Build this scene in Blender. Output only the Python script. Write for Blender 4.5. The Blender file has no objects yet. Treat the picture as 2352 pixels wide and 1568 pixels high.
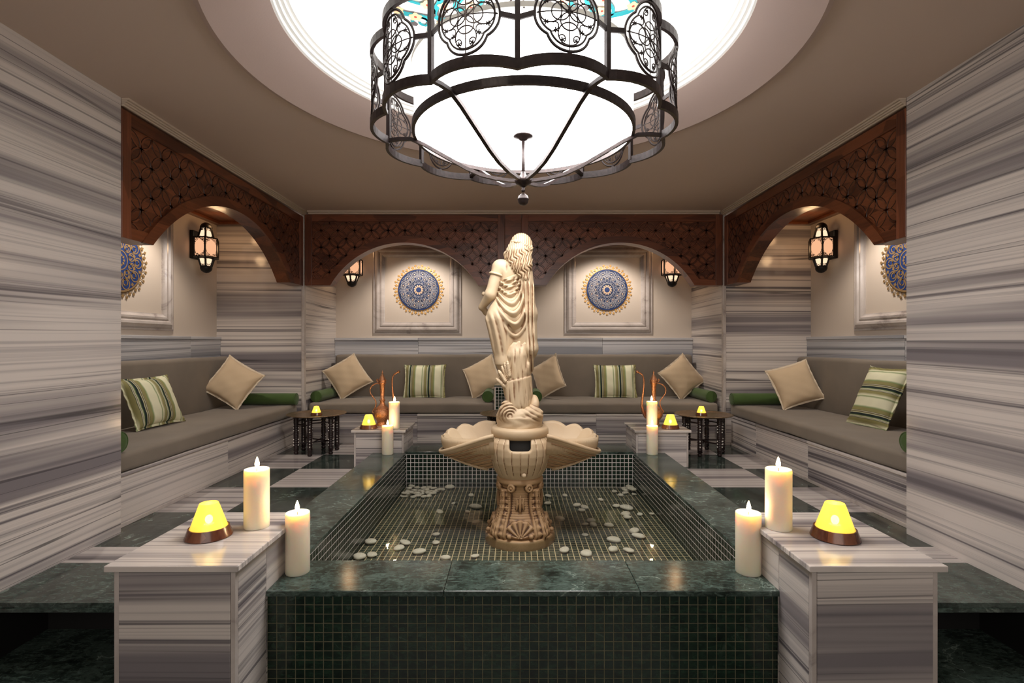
import bpy, bmesh, math, random
import numpy as np
from mathutils import Vector, Matrix
random.seed(7)
sc = bpy.context.scene
COL = sc.collection
PI = math.pi

# ------------------------------------------------------------------ camera
cam_d = bpy.data.cameras.new('camera')
cam = bpy.data.objects.new('camera', cam_d)
COL.objects.link(cam)
cam.location = (0, 0, 1.0)
cam.rotation_euler = (PI / 2, 0, 0)
cam_d.sensor_width = 36
cam_d.lens = 36 * 1189 / 2352
cam_d.shift_x = -4 / 2352
cam_d.shift_y = 3 / 2352
cam_d.clip_start = 0.05
sc.camera = cam

# ------------------------------------------------------------------ world, lights, exposure
w = bpy.data.worlds.new('world')
sc.world = w
w.use_nodes = True
w.node_tree.nodes['Background'].inputs[0].default_value = (1.0, 0.86, 0.76, 1)
w.node_tree.nodes['Background'].inputs[1].default_value = 0.26
sc.view_settings.view_transform = 'Standard'
sc.view_settings.look = 'None'
sc.view_settings.gamma = 1
sc.view_settings.exposure = 0.45
sc.view_settings.use_curve_mapping = False
sc.cycles.use_denoising = True
sc.cycles.max_bounces = 8
sc.cycles.transparent_max_bounces = 12
sc.cycles.sample_clamp_indirect = 4.0
sc.cycles.caustics_reflective = False
sc.cycles.caustics_refractive = False


def area(name, loc, rot, size, power, col=(1, .9, .8), size_y=None, spread=None):
    l = bpy.data.lights.new(name, 'AREA')
    l.energy = power
    l.color = col
    l.size = size
    if size_y:
        l.shape = 'RECTANGLE'
        l.size_y = size_y
    if spread:
        l.spread = spread
    o = bpy.data.objects.new(name, l)
    o.location = loc
    o.rotation_euler = rot
    COL.objects.link(o)
    return o


def spot(name, loc, target, power, col, angle, blend=.6, radius=.04):
    l = bpy.data.lights.new(name, 'SPOT')
    l.energy = power
    l.color = col
    l.spot_size = math.radians(angle)
    l.spot_blend = blend
    l.shadow_soft_size = radius
    o = bpy.data.objects.new(name, l)
    o.location = loc
    d = Vector(target) - Vector(loc)
    o.rotation_euler = d.to_track_quat('-Z', 'Y').to_euler()
    COL.objects.link(o)
    return o


# added fill panel behind the camera, brightens surfaces that face it
area('hall_fill', (0, -1.6, 1.9), (math.radians(72), 0, 0), 3.2, 26, (1, .89, .82), 1.4)
# added fill spots under the alcove soffits, no fitting there; they lift the alcoves
for _x in (-1.08, 1.05):
    spot('alcove_fill_spot', (_x, 5.45, 2.15), (_x, 5.9, .7), 38, (1, .88, .77), 110)
for _s in (-1, 1):
    spot('alcove_fill_spot', (_s * 2.5, 3.9, 2.15), (_s * 2.7, 3.9, .5), 32, (1, .88, .77), 120)
# the lamp inside the open top of the chandelier, shining up into the dome
_l = bpy.data.lights.new('dome_lamp', 'POINT')
_l.energy = 12
_l.color = (1, .97, .93)
_l.shadow_soft_size = .18
_o = bpy.data.objects.new('dome_lamp', _l)
_o.location = (.043, 2.35, 2.16)
COL.objects.link(_o)
# picture light aimed at the statue from the ceiling lip
spot('statue_spot', (-.25, 1.45, 2.22), (.03, 3.1, 1.35), 3, (1, .90, .76), 38, .5, .05)


# ------------------------------------------------------------------ node helpers
def newmat(name):
    m = bpy.data.materials.new(name)
    m.use_nodes = True
    nt = m.node_tree
    return m, nt, nt.nodes['Principled BSDF']


def N(nt, typ, **kw):
    n = nt.nodes.new(typ)
    for k, v in kw.items():
        if hasattr(n, k):
            setattr(n, k, v)
        else:
            n.inputs[k].default_value = v
    return n


def ramp(nt, fac, stops, interp='LINEAR'):
    r = nt.nodes.new('ShaderNodeValToRGB')
    r.color_ramp.interpolation = interp
    el = r.color_ramp.elements
    while len(el) > 1:
        el.remove(el[-1])
    el[0].position = stops[0][0]
    c = stops[0][1]
    el[0].color = (*c, 1) if len(c) == 3 else c
    for p, c in stops[1:]:
        e = el.new(p)
        e.color = (*c, 1) if len(c) == 3 else c
    nt.links.new(fac, r.inputs[0])
    return r.outputs[0]


def mixc(nt, fac, a, b, mode='MIX'):
    m = nt.nodes.new('ShaderNodeMix')
    m.data_type = 'RGBA'
    m.blend_type = mode
    for s, v in ((0, fac), (6, a), (7, b)):
        if hasattr(v, 'type') and hasattr(v, 'is_output'):
            nt.links.new(v, m.inputs[s])
        elif isinstance(v, (int, float)):
            m.inputs[s].default_value = v
        else:
            m.inputs[s].default_value = (*v, 1)
    return m.outputs[2]


def math_(nt, op, a, b=None):
    m = nt.nodes.new('ShaderNodeMath')
    m.operation = op
    for i, v in enumerate((a, b)):
        if v is None:
            continue
        if isinstance(v, (int, float)):
            m.inputs[i].default_value = v
        else:
            nt.links.new(v, m.inputs[i])
    return m.outputs[0]


def coords(nt, scale=(1, 1, 1), rand=0.0, rand_axis=(1, 1, 1)):
    tc = nt.nodes.new('ShaderNodeTexCoord')
    mp = nt.nodes.new('ShaderNodeMapping')
    mp.inputs['Scale'].default_value = scale
    nt.links.new(tc.outputs['Object'], mp.inputs[0])
    out = mp.outputs[0]
    if rand:
        oi = nt.nodes.new('ShaderNodeObjectInfo')
        v = nt.nodes.new('ShaderNodeVectorMath')
        v.operation = 'MULTIPLY'
        v.inputs[1].default_value = [rand * a for a in rand_axis]
        nt.links.new(oi.outputs['Random'], v.inputs[0])
        ad = nt.nodes.new('ShaderNodeVectorMath')
        nt.links.new(out, ad.inputs[0])
        nt.links.new(v.outputs[0], ad.inputs[1])
        out = ad.outputs[0]
    return out


def noise(nt, vec, scale, detail=4, rough=.5, dist=0):
    n = nt.nodes.new('ShaderNodeTexNoise')
    n.inputs['Scale'].default_value = scale
    n.inputs['Detail'].default_value = detail
    n.inputs['Roughness'].default_value = rough
    n.inputs['Distortion'].default_value = dist
    nt.links.new(vec, n.inputs['Vector'])
    return n.outputs['Fac']


def bump(nt, b, h, strength=.2, dist=.01):
    n = nt.nodes.new('ShaderNodeBump')
    n.inputs['Strength'].default_value = strength
    n.inputs['Distance'].default_value = dist
    nt.links.new(h, n.inputs['Height'])
    nt.links.new(n.outputs[0], b.inputs['Normal'])


def simple(name, col, rough=.5, metal=0, bumpscale=0, bstr=.1, vary=0, **kw):
    m, nt, b = newmat(name)
    b.inputs['Base Color'].default_value = (*col, 1)
    b.inputs['Roughness'].default_value = rough
    b.inputs['Metallic'].default_value = metal
    for k, v in kw.items():
        b.inputs[k.replace('_', ' ')].default_value = v
    if bumpscale or vary:
        vec = coords(nt)
        n = noise(nt, vec, bumpscale or 20, 4)
        if vary:
            c = ramp(nt, n, [(.3, [x * (1 - vary) for x in col]), (.7, [min(1, x * (1 + vary)) for x in col])])
            nt.links.new(c, b.inputs['Base Color'])
        if bumpscale:
            bump(nt, b, n, bstr, .01)
    return m


def marble(name, axis, light=(.665, .612, .572), mid=(.215, .195, .208), dark=(.07, .065, .07), rough=.16, dens=1.0):
    """striped white-grey marble; stripes stacked along the given axis"""
    m, nt, b = newmat(name)
    lo, hi = .22, 1.0
    s = {'Z': (lo, lo, hi), 'Y': (lo, hi, lo)}[axis]
    ra = {'Z': (.3, .3, 1), 'Y': (.3, 1, .3)}[axis]
    v = coords(nt, s, 13.0, ra)
    wob = noise(nt, v, 1.3, 2)
    # bend the layers a little
    cm = nt.nodes.new('ShaderNodeCombineXYZ')
    wv = math_(nt, 'MULTIPLY', math_(nt, 'SUBTRACT', wob, .5), .10)
    nt.links.new(wv, cm.inputs[{'Z': 2, 'Y': 1}[axis]])
    ad = nt.nodes.new('ShaderNodeVectorMath')
    nt.links.new(v, ad.inputs[0])
    nt.links.new(cm.outputs[0], ad.inputs[1])
    v2 = ad.outputs[0]
    def stretched(k):
        q = nt.nodes.new('ShaderNodeMapping')
        q.inputs['Scale'].default_value = {'Z': (.35, .35, k), 'Y': (.35, k, .35)}[axis]
        nt.links.new(v2, q.inputs[0])
        return q.outputs[0]
    n1 = noise(nt, stretched(4.4 * dens), 1.6, 3, .5)
    n2 = noise(nt, stretched(19 * dens), 1.5, 4, .6)
    n3 = noise(nt, stretched(9 * dens), 1.5, 2, .5)
    n4 = noise(nt, stretched(48 * dens), 1.4, 3, .6)
    c1 = ramp(nt, n1, [(.35, mid), (.43, [(a + c) / 2 for a, c in zip(light, mid)]), (.50, light), (1, light)])
    c1 = mixc(nt, ramp(nt, n4, [(.3, (.50,) * 3), (.5, (0,) * 3)]), c1, mid)
    f2 = ramp(nt, n2, [(.33, (1,) * 3), (.38, (.6,) * 3), (.44, (0,) * 3)])
    c2 = mixc(nt, f2, c1, [a * .72 for a in mid])
    # thin dark seams
    d = math_(nt, 'ABSOLUTE', math_(nt, 'SUBTRACT', n3, .44))
    f3 = ramp(nt, d, [(0, (1,) * 3), (.005, (.85,) * 3), (.016, (0,) * 3)])
    gate = ramp(nt, wob, [(.42, (0,) * 3), (.55, (1,) * 3)])
    f3 = mixc(nt, .8, (0, 0, 0), mixc(nt, 1.0, f3, gate, 'MULTIPLY'))
    c3 = mixc(nt, f3, c2, dark)
    nt.links.new(c3, b.inputs['Base Color'])
    b.inputs['Roughness'].default_value = rough
    return m


def green_marble(name, base=(.016, .026, .021), cloud=(.060, .088, .075), vein=(.33, .42, .36), rough=.13):
    m, nt, b = newmat(name)
    v = coords(nt, (1, 1, 1), 7.0)
    n1 = noise(nt, v, 5, 8, .68, .6)
    n2 = noise(nt, v, 2.2, 6, .6, 1.2)
    n3 = noise(nt, v, 26, 6, .7, .8)
    mp = nt.nodes.new('ShaderNodeMapping')
    mp.inputs['Rotation'].default_value = (.3, .2, .6)
    mp.inputs['Scale'].default_value = (9, 26, 26)
    nt.links.new(v, mp.inputs[0])
    n4 = noise(nt, mp.outputs[0], 2.2, 8, .72, 1.0)
    c = ramp(nt, n1, [(.34, [x * .5 for x in base]), (.50, [x * 1.8 for x in base]), (.64, cloud)])
    c = mixc(nt, ramp(nt, n3, [(.46, (0,) * 3), (.66, (.8,) * 3)]), c, [x * 1.35 for x in cloud])
    c = mixc(nt, ramp(nt, n4, [(.52, (0,) * 3), (.66, (.75,) * 3)]), c, [x * 2.1 for x in cloud])
    c = mixc(nt, ramp(nt, n4, [(.36, (.8,) * 3), (.44, (0,) * 3)]), c, [x * .3 for x in base])
    d = math_(nt, 'ABSOLUTE', math_(nt, 'SUBTRACT', n2, .52))
    f = ramp(nt, d, [(0, (.8,) * 3), (.004, (.35,) * 3), (.010, (0,) * 3)])
    f = mixc(nt, 1.0, f, ramp(nt, n1, [(.50, (0,) * 3), (.62, (1,) * 3)]), 'MULTIPLY')
    c = mixc(nt, f, c, vein)
    nt.links.new(c, b.inputs['Base Color'])
    b.inputs['Roughness'].default_value = rough
    return m


def wood(name, a=(.070, .020, .009), c=(.235, .074, .032), rough=.36, horiz='X'):
    m, nt, b = newmat(name)
    v = coords(nt, (1, 1, 1), 5.0)
    s = {'X': (1.0, 14, 26), 'Y': (14, 1.0, 26), 'Z': (26, 26, 1.0)}[horiz]
    mp = nt.nodes.new('ShaderNodeMapping')
    mp.inputs['Scale'].default_value = s
    nt.links.new(v, mp.inputs[0])
    g = noise(nt, mp.outputs[0], 3, 5, .6, .4)
    mp2 = nt.nodes.new('ShaderNodeMapping')
    mp2.inputs['Scale'].default_value = {'X': (3.0, 3, 14), 'Y': (3, 3.0, 14), 'Z': (14, 14, 3.0)}[horiz]
    nt.links.new(v, mp2.inputs[0])
    vo = nt.nodes.new('ShaderNodeTexVoronoi')
    vo.inputs['Scale'].default_value = 1.0
    nt.links.new(mp2.outputs[0], vo.inputs['Vector'])
    sp = nt.nodes.new('ShaderNodeSeparateColor')
    nt.links.new(vo.outputs['Color'], sp.inputs[0])
    f = math_(nt, 'ADD', math_(nt, 'MULTIPLY', g, .6), math_(nt, 'MULTIPLY', sp.outputs[0], .42))
    col = ramp(nt, f, [(.25, a), (.75, c)])
    nt.links.new(col, b.inputs['Base Color'])
    b.inputs['Roughness'].default_value = rough
    b.inputs['Coat Weight'].default_value = .10
    b.inputs['Coat Roughness'].default_value = .15
    bump(nt, b, g, .05, .004)
    return m


def stone(name, base=(.58, .455, .30), stain_shade=(.20, .10, .045), amt=.5, tan=(.42, .27, .14)):
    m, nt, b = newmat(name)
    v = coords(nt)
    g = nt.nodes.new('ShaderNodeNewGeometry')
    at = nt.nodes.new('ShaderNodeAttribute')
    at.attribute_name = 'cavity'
    cav = ramp(nt, at.outputs['Fac'], [(.03, (0,) * 3), (.26, (1,) * 3)])  # creases darkened: old stain, and shade painted in to deepen the folds
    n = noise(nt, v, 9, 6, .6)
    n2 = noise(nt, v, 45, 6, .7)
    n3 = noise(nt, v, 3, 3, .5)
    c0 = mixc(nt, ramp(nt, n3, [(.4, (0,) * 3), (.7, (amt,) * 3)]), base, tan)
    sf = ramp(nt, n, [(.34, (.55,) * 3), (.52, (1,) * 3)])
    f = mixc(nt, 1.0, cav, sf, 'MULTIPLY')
    c1 = mixc(nt, f, c0, stain_shade)
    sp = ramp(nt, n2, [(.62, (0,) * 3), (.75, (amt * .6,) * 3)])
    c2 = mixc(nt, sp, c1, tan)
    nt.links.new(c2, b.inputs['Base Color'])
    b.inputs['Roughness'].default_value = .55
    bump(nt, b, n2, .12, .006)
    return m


def fabric(name, col, sc_=260, vary=.12):
    m, nt, b = newmat(name)
    v = coords(nt)
    n = noise(nt, v, 3, 3)
    wv = noise(nt, v, sc_, 2)
    c = ramp(nt, n, [(.3, [x * (1 - vary) for x in col]), (.7, [min(1, x * (1 + vary)) for x in col])])
    nt.links.new(c, b.inputs['Base Color'])
    b.inputs['Roughness'].default_value = .92
    b.inputs['Sheen Weight'].default_value = .15
    bump(nt, b, wv, .12, .002)
    return m


def emit(name, col, s):
    m = bpy.data.materials.new(name)
    m.use_nodes = True
    nt = m.node_tree
    nt.nodes.remove(nt.nodes['Principled BSDF'])
    e = nt.nodes.new('ShaderNodeEmission')
    e.inputs[0].default_value = (*col, 1)
    e.inputs[1].default_value = s
    nt.links.new(e.outputs[0], nt.nodes['Material Output'].inputs[0])
    return m


M = {}
M['marble'] = marble('striped_marble', 'Z')
M['marble_y'] = marble('striped_marble_top', 'Y', dens=1.5)
M['marble_floor'] = marble('striped_marble_floor', 'Y', light=(.62, .57, .54), mid=(.26, .235, .24), dens=1.6, rough=.12)
M['dado'] = marble('dado_marble', 'Z', light=(.56, .56, .58), mid=(.26, .27, .30), rough=.2, dens=1.1)
M['frame_marble'] = None
M['green'] = green_marble('green_marble')
M['green_floor'] = green_marble('green_floor_marble', base=(.014, .020, .018), cloud=(.035, .05, .043), rough=.12)
M['green_tile'] = green_marble('green_mosaic', base=(.0025, .008, .005), cloud=(.008, .022, .012), vein=(.05, .08, .06), rough=.16)
M['pool_tile'] = green_marble('pool_mosaic', base=(.022, .030, .022), cloud=(.050, .066, .050), vein=(.1, .14, .1), rough=.25)
M['grout_dark'] = simple('dark_grout', (.13, .125, .075), .8, vary=.3)
M['grout'] = simple('pale_grout', (.80, .73, .70), .8)
M['grout_floor'] = simple('pool_floor_grout', (.60, .48, .30), .8)
M['ceiling'] = simple('ceiling_paint', (.62, .50, .43), .75, bumpscale=40, bstr=.03)
M['ring_paint'] = simple('ring_paint', (.50, .385, .345), .75, bumpscale=120, bstr=.04)
M['white_paint'] = simple('dome_paint', (.92, .92, .90), .6)
M['cream'] = simple('cream_plaster', (.62, .54, .46), .55, bumpscale=8, bstr=.02)
M['crown'] = simple('crown_paint', (.62, .52, .42), .4)
M['wood'] = wood('carved_walnut')
M['wood_y'] = wood('carved_walnut_side', a=(.052, .014, .006), c=(.20, .062, .024), horiz='Y', rough=.30)
M['wood_z'] = wood('walnut_stile', horiz='Z')
M['groove'] = simple('wood_groove_stain', (.020, .006, .004), .35, **{'Specular_IOR_Level': .5})
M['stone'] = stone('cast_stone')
M['stone_tan'] = stone('aged_cast_stone', base=(.42, .27, .14), stain_shade=(.08, .034, .013), amt=.8, tan=(.26, .14, .065))
M['fabric'] = fabric('taupe_fabric', (.205, .172, .135))
M['beige'] = fabric('beige_cotton', (.60, .46, .30), vary=.06)
M['piping'] = fabric('piping_cotton', (.66, .56, .42), vary=.05)
M['green_fabric'] = fabric('green_velvet', (.055, .105, .022))
M['iron'] = simple('bronzed_iron', (.022, .013, .012), .42, .35, 60, .1, vary=.4)
M['diffuser'] = emit('lit_diffuser', (1, .95, .93), 12.5)
M['drum'] = emit('lit_drum_fabric', (1, .965, .95), 4.2)
M['rim'] = simple('drum_rim', (.50, .48, .43), .5)
M['gold'] = simple('gilding', (.66, .38, .12), .42, .25, 60, .1)
M['antique'] = simple('antique_gold', (.27, .17, .07), .5, .2, 60, .1)
M['blue'] = simple('ultramarine', (.003, .026, .13), .6)
M['navy'] = simple('navy_enamel', (.003, .020, .075), .6, vary=.5, bumpscale=25, bstr=.0)
M['white_en'] = simple('white_enamel', (.52, .50, .50), .7)
M['black'] = simple('black_iron', (.010, .008, .008), .42, .3)
M['sconce_glass'] = emit('lit_amber_pane', (1, .52, .29), .70)
M['sconce_top'] = emit('lit_cream_pane', (1, .70, .46), .90)
M['wax'] = simple('ivory_wax', (.93, .82, .64), .45, **{'Subsurface_Weight': .6})
M['wax'].node_tree.nodes['Principled BSDF'].inputs['Subsurface Radius'].default_value = (1, .5, .25)
M['wax'].node_tree.nodes['Principled BSDF'].inputs['Subsurface Scale'].default_value = .06
M['flame'] = emit('flame', (1, .72, .36), 26)
M['wick'] = simple('wick', (.02, .015, .01), .9)
M['base_wood'] = wood('turned_wood', a=(.07, .018, .008), c=(.20, .07, .03), rough=.22, horiz='Z')
M['copper'] = simple('hammered_copper', (.50, .23, .115), .30, .9, 130, .55, vary=.35)
M['tray'] = simple('engraved_brass_tray', (.34, .24, .15), .26, .9, 90, .35, vary=.45)
M['ebony'] = simple('ebony', (.014, .006, .006), .35, 0, 40, .1)
M['pearl'] = simple('pearl_inlay', (.85, .82, .76), .3)
M['pebble'] = simple('pebble', (.78, .71, .60), .5, 0, 25, .08, vary=.12)
M['dark'] = simple('shade_black', (.006, .006, .006), .7)  # near-black colour, used as painted shade in recesses and the bowl


def frame_marble():
    m, nt, b = newmat('grey_veined_marble')
    v = coords(nt, (1, 1, 1), 5.0)
    n = noise(nt, v, 2.5, 6, .65, 1.5)
    c = ramp(nt, n, [(.3, (.22, .19, .18)), (.42, (.46, .41, .38)), (.6, (.56, .51, .48))])
    nt.links.new(c, b.inputs['Base Color'])
    b.inputs['Roughness'].default_value = .14
    return m


M['frame_marble'] = frame_marble()


def lamp_glass():
    m, nt, b = newmat('frosted_yellow_glass')
    b.inputs['Base Color'].default_value = (.95, .72, .10, 1)
    b.inputs['Roughness'].default_value = .35
    # brightest around the tealight inside the glass (low centre of the cone)
    tc = nt.nodes.new('ShaderNodeTexCoord')
    vm = nt.nodes.new('ShaderNodeVectorMath')
    vm.operation = 'DISTANCE'
    vm.inputs[1].default_value = (0, 0, .062)
    nt.links.new(tc.outputs['Object'], vm.inputs[0])
    g = ramp(nt, vm.outputs['Value'], [(.020, (1, .90, .45)), (.045, (1, .78, .12)), (.08, (.80, .62, .10))])
    nt.links.new(g, b.inputs['Emission Color'])
    b.inputs['Emission Strength'].default_value = .46
    b.inputs['Alpha'].default_value = .66
    return m


M['lamp_glass'] = lamp_glass()


def stripe_fabric():
    m, nt, b = newmat('striped_cotton')
    tc = nt.nodes.new('ShaderNodeTexCoord')
    sx = nt.nodes.new('ShaderNodeSeparateXYZ')
    nt.links.new(tc.outputs['Object'], sx.inputs[0])
    f = math_(nt, 'FRACT', math_(nt, 'ADD', math_(nt, 'DIVIDE', sx.outputs[0], .205), .33))
    lt = (.78, .77, .55)
    ol = (.28, .26, .10)
    dk = (.008, .022, .018)
    br = (.07, .04, .03)
    gr = (.22, .30, .12)
    st = [(0, lt), (.18, lt), (.23, gr), (.27, lt), (.36, ol), (.44, ol), (.455, dk), (.47, lt), (.485, br), (.50, lt),
          (.52, gr), (.55, dk), (.61, dk), (.625, lt), (.64, ol), (.67, br), (.685, lt), (.70, br), (.715, ol), (.80, ol), (.84, gr), (.90, lt)]
    c = ramp(nt, f, st)
    nt.links.new(c, b.inputs['Base Color'])
    b.inputs['Roughness'].default_value = .85
    bump(nt, b, noise(nt, tc.outputs['Object'], 260, 2), .1, .002)
    return m


M['stripes'] = stripe_fabric()


def filigree():
    m, nt, b = newmat('pierced_filigree')
    v = coords(nt)
    vo = nt.nodes.new('ShaderNodeTexVoronoi')
    vo.feature = 'DISTANCE_TO_EDGE'
    vo.inputs['Scale'].default_value = 95
    nt.links.new(v, vo.inputs['Vector'])
    a = ramp(nt, vo.outputs['Distance'], [(.10, (1,) * 3), (.16, (0,) * 3)], 'LINEAR')
    b.inputs['Base Color'].default_value = (.04, .012, .008, 1)
    nt.links.new(a, b.inputs['Alpha'])
    return m


M['filigree'] = filigree()


def water_mat():
    m = bpy.data.materials.new('water')
    m.use_nodes = True
    nt = m.node_tree
    nt.nodes.remove(nt.nodes['Principled BSDF'])
    tr = nt.nodes.new('ShaderNodeBsdfTransparent')
    tr.inputs[0].default_value = (.93, .95, .90, 1)
    gl = nt.nodes.new('ShaderNodeBsdfGlossy')
    gl.inputs['Roughness'].default_value = .012
    fr = nt.nodes.new('ShaderNodeFresnel')
    fr.inputs[0].default_value = 1.33
    mx = nt.nodes.new('ShaderNodeMixShader')
    v = coords(nt)
    n = noise(nt, v, 9, 2)
    bp = nt.nodes.new('ShaderNodeBump')
    bp.inputs['Strength'].default_value = .05
    bp.inputs['Distance'].default_value = .01
    nt.links.new(n, bp.inputs['Height'])
    nt.links.new(bp.outputs[0], gl.inputs['Normal'])
    nt.links.new(fr.outputs[0], mx.inputs[0])
    nt.links.new(tr.outputs[0], mx.inputs[1])
    nt.links.new(gl.outputs[0], mx.inputs[2])
    nt.links.new(mx.outputs[0], nt.nodes['Material Output'].inputs[0])
    return m


M['water'] = water_mat()


# ------------------------------------------------------------------ mesh helpers
def link(name, me, mat=None, parent=None, smooth=False):
    if mat is not None:
        me.materials.append(mat)
    if smooth:
        me.polygons.foreach_set('use_smooth', [True] * len(me.polygons))
    o = bpy.data.objects.new(name, me)
    COL.objects.link(o)
    if parent:
        o.parent = parent
    return o


def mesh(name, vs, fs, mat=None, parent=None, smooth=False):
    me = bpy.data.meshes.new(name)
    me.from_pydata([tuple(v) for v in vs], [], [tuple(f) for f in fs])
    me.update()
    return link(name, me, mat, parent, smooth)


class MB:
    def __init__(s):
        s.v = []
        s.f = []

    def add(s, vs, fs, xf=None):
        n = len(s.v)
        s.v += [tuple(xf(v)) for v in vs] if xf else [tuple(v) for v in vs]
        s.f += [tuple(i + n for i in f) for f in fs]
        return s

    def box(s, x0, x1, y0, y1, z0, z1, xf=None):
        vs = [(x, y, z) for x in (x0, x1) for y in (y0, y1) for z in (z0, z1)]
        fs = [(0, 1, 3, 2), (4, 6, 7, 5), (0, 4, 5, 1), (2, 3, 7, 6), (0, 2, 6, 4), (1, 5, 7, 3)]
        return s.add(vs, fs, xf)

    def tube(s, pts, r, sides=8, closed=False, flat=None, xf=None, up=(0, 0, 1)):
        """round (or rectangular, flat=(w,h)) tube along points; r may be a list"""
        P = [Vector(p) for p in pts]
        n = len(P)
        vs = []
        if flat:
            ring = [(-flat[0] / 2, -flat[1] / 2), (flat[0] / 2, -flat[1] / 2), (flat[0] / 2, flat[1] / 2), (-flat[0] / 2, flat[1] / 2)]
            sides = 4
        upv = Vector(up)
        prev = None
        for i, p in enumerate(P):
            if closed:
                t = P[(i + 1) % n] - P[i - 1]
            else:
                t = P[min(i + 1, n - 1)] - P[max(i - 1, 0)]
            if t.length < 1e-9:
                t = Vector((0, 0, 1))
            t.normalize()
            if flat:
                a = t.cross(upv)
                if a.length < 1e-4:
                    a = t.cross(Vector((0, 1, 0)))
                a.normalize()
                b = a.cross(t)
            else:
                if prev is None:
                    a = t.cross(upv)
                    if a.length < 1e-3:
                        a = t.cross(Vector((1, 0, 0)))
                else:
                    a = prev - t * prev.dot(t)
                a.normalize()
                prev = a
                b = a.cross(t)
            if flat:
                vs += [p + a * u + b * w_ for u, w_ in ring]
            else:
                rr = r[i] if hasattr(r, '__len__') else r
                vs += [p + a * (rr * math.cos(2 * PI * k / sides)) + b * (rr * math.sin(2 * PI * k / sides)) for k in range(sides)]
        fs = []
        m = n if closed else n - 1
        for i in range(m):
            j = (i + 1) % n
            for k in range(sides):
                l = (k + 1) % sides
                fs.append((i * sides + k, i * sides + l, j * sides + l, j * sides + k))
        if not closed:
            fs.append(tuple(range(sides))[::-1])
            fs.append(tuple((n - 1) * sides + k for k in range(sides)))
        return s.add(vs, fs, xf)

    def lathe(s, prof, c=(0, 0, 0), seg=32, xf=None):
        vs, fs = [], []
        for r, z in prof:
            for k in range(seg):
                a = 2 * PI * k / seg
                vs.append((c[0] + r * math.cos(a), c[1] + r * math.sin(a), c[2] + z))
        for i in range(len(prof) - 1):
            for k in range(seg):
                l = (k + 1) % seg
                fs.append((i * seg + k, i * seg + l, (i + 1) * seg + l, (i + 1) * seg + k))
        if prof[0][0] > 1e-6:
            fs.append(tuple(range(seg))[::-1])
        if prof[-1][0] > 1e-6:
            fs.append(tuple((len(prof) - 1) * seg + k for k in range(seg)))
        return s.add(vs, fs, xf)

    def ball(s, c, r, seg=12, rings=8, xf=None):
        rx, ry, rz = r if hasattr(r, '__len__') else (r, r, r)
        vs, fs = [], []
        for i in range(rings + 1):
            t = PI * i / rings
            for k in range(seg):
                a = 2 * PI * k / seg
                vs.append((c[0] + rx * math.sin(t) * math.cos(a), c[1] + ry * math.sin(t) * math.sin(a), c[2] - rz * math.cos(t)))
        for i in range(rings):
            for k in range(seg):
                l = (k + 1) % seg
                fs.append((i * seg + k, i * seg + l, (i + 1) * seg + l, (i + 1) * seg + k))
        return s.add(vs, fs, xf)

    def build(s, name, mat, parent=None, smooth=False, bevel=0, auto=False):
        me = bpy.data.meshes.new(name)
        me.from_pydata(s.v, [], s.f)
        me.update()
        if bevel or auto:
            bm = bmesh.new()
            bm.from_mesh(me)
            bmesh.ops.remove_doubles(bm, verts=bm.verts, dist=1e-6)
            bmesh.ops.recalc_face_normals(bm, faces=bm.faces)
            if bevel:
                bmesh.ops.bevel(bm, geom=[e for e in bm.edges if len(e.link_faces) == 2 and e.calc_face_angle(0) > .6],
                                offset=bevel, segments=2, affect='EDGES', profile=.5)
            bm.to_mesh(me)
            bm.free()
        o = link(name, me, mat, parent, smooth)
        if smooth and auto:
            me.set_sharp_from_angle(angle=math.radians(40))
        return o


def box(name, x0, x1, y0, y1, z0, z1, mat, parent=None, bevel=0):
    return MB().box(x0, x1, y0, y1, z0, z1).build(name, mat, parent, bevel=bevel)


def empty(name, loc=(0, 0, 0), rz=0):
    o = bpy.data.objects.new(name, None)
    o.location = loc
    o.rotation_euler = (0, 0, rz)
    o.empty_display_size = .1
    COL.objects.link(o)
    return o


def tag(o, label=None, cat=None, group=None, kind=None):
    if label:
        o['label'] = label
    if cat:
        o['category'] = cat
    if group:
        o['group'] = group
    if kind:
        o['kind'] = kind
    return o


def struct(o):
    o['kind'] = 'structure'
    return o


def copy_tree(o, parent=None):
    c = o.copy()
    COL.objects.link(c)
    c.parent = parent
    for ch in o.children:
        copy_tree(ch, c)
    return c


def light_child(name, parent, loc, power, col, r=.01):
    l = bpy.data.lights.new(name, 'POINT')
    l.energy = power
    l.color = col
    l.shadow_soft_size = r
    o = bpy.data.objects.new(name, l)
    o.location = loc
    o.parent = parent
    COL.objects.link(o)
    return o

# ------------------------------------------------------------------ room shell
XW = 2.06       # plane of the marble piers and wooden screens
YW = 5.07       # plane of the back screen
CZ = 2.285      # ceiling height above the upper floor
DC = (0.0, 2.33)
TH = .02

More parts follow.
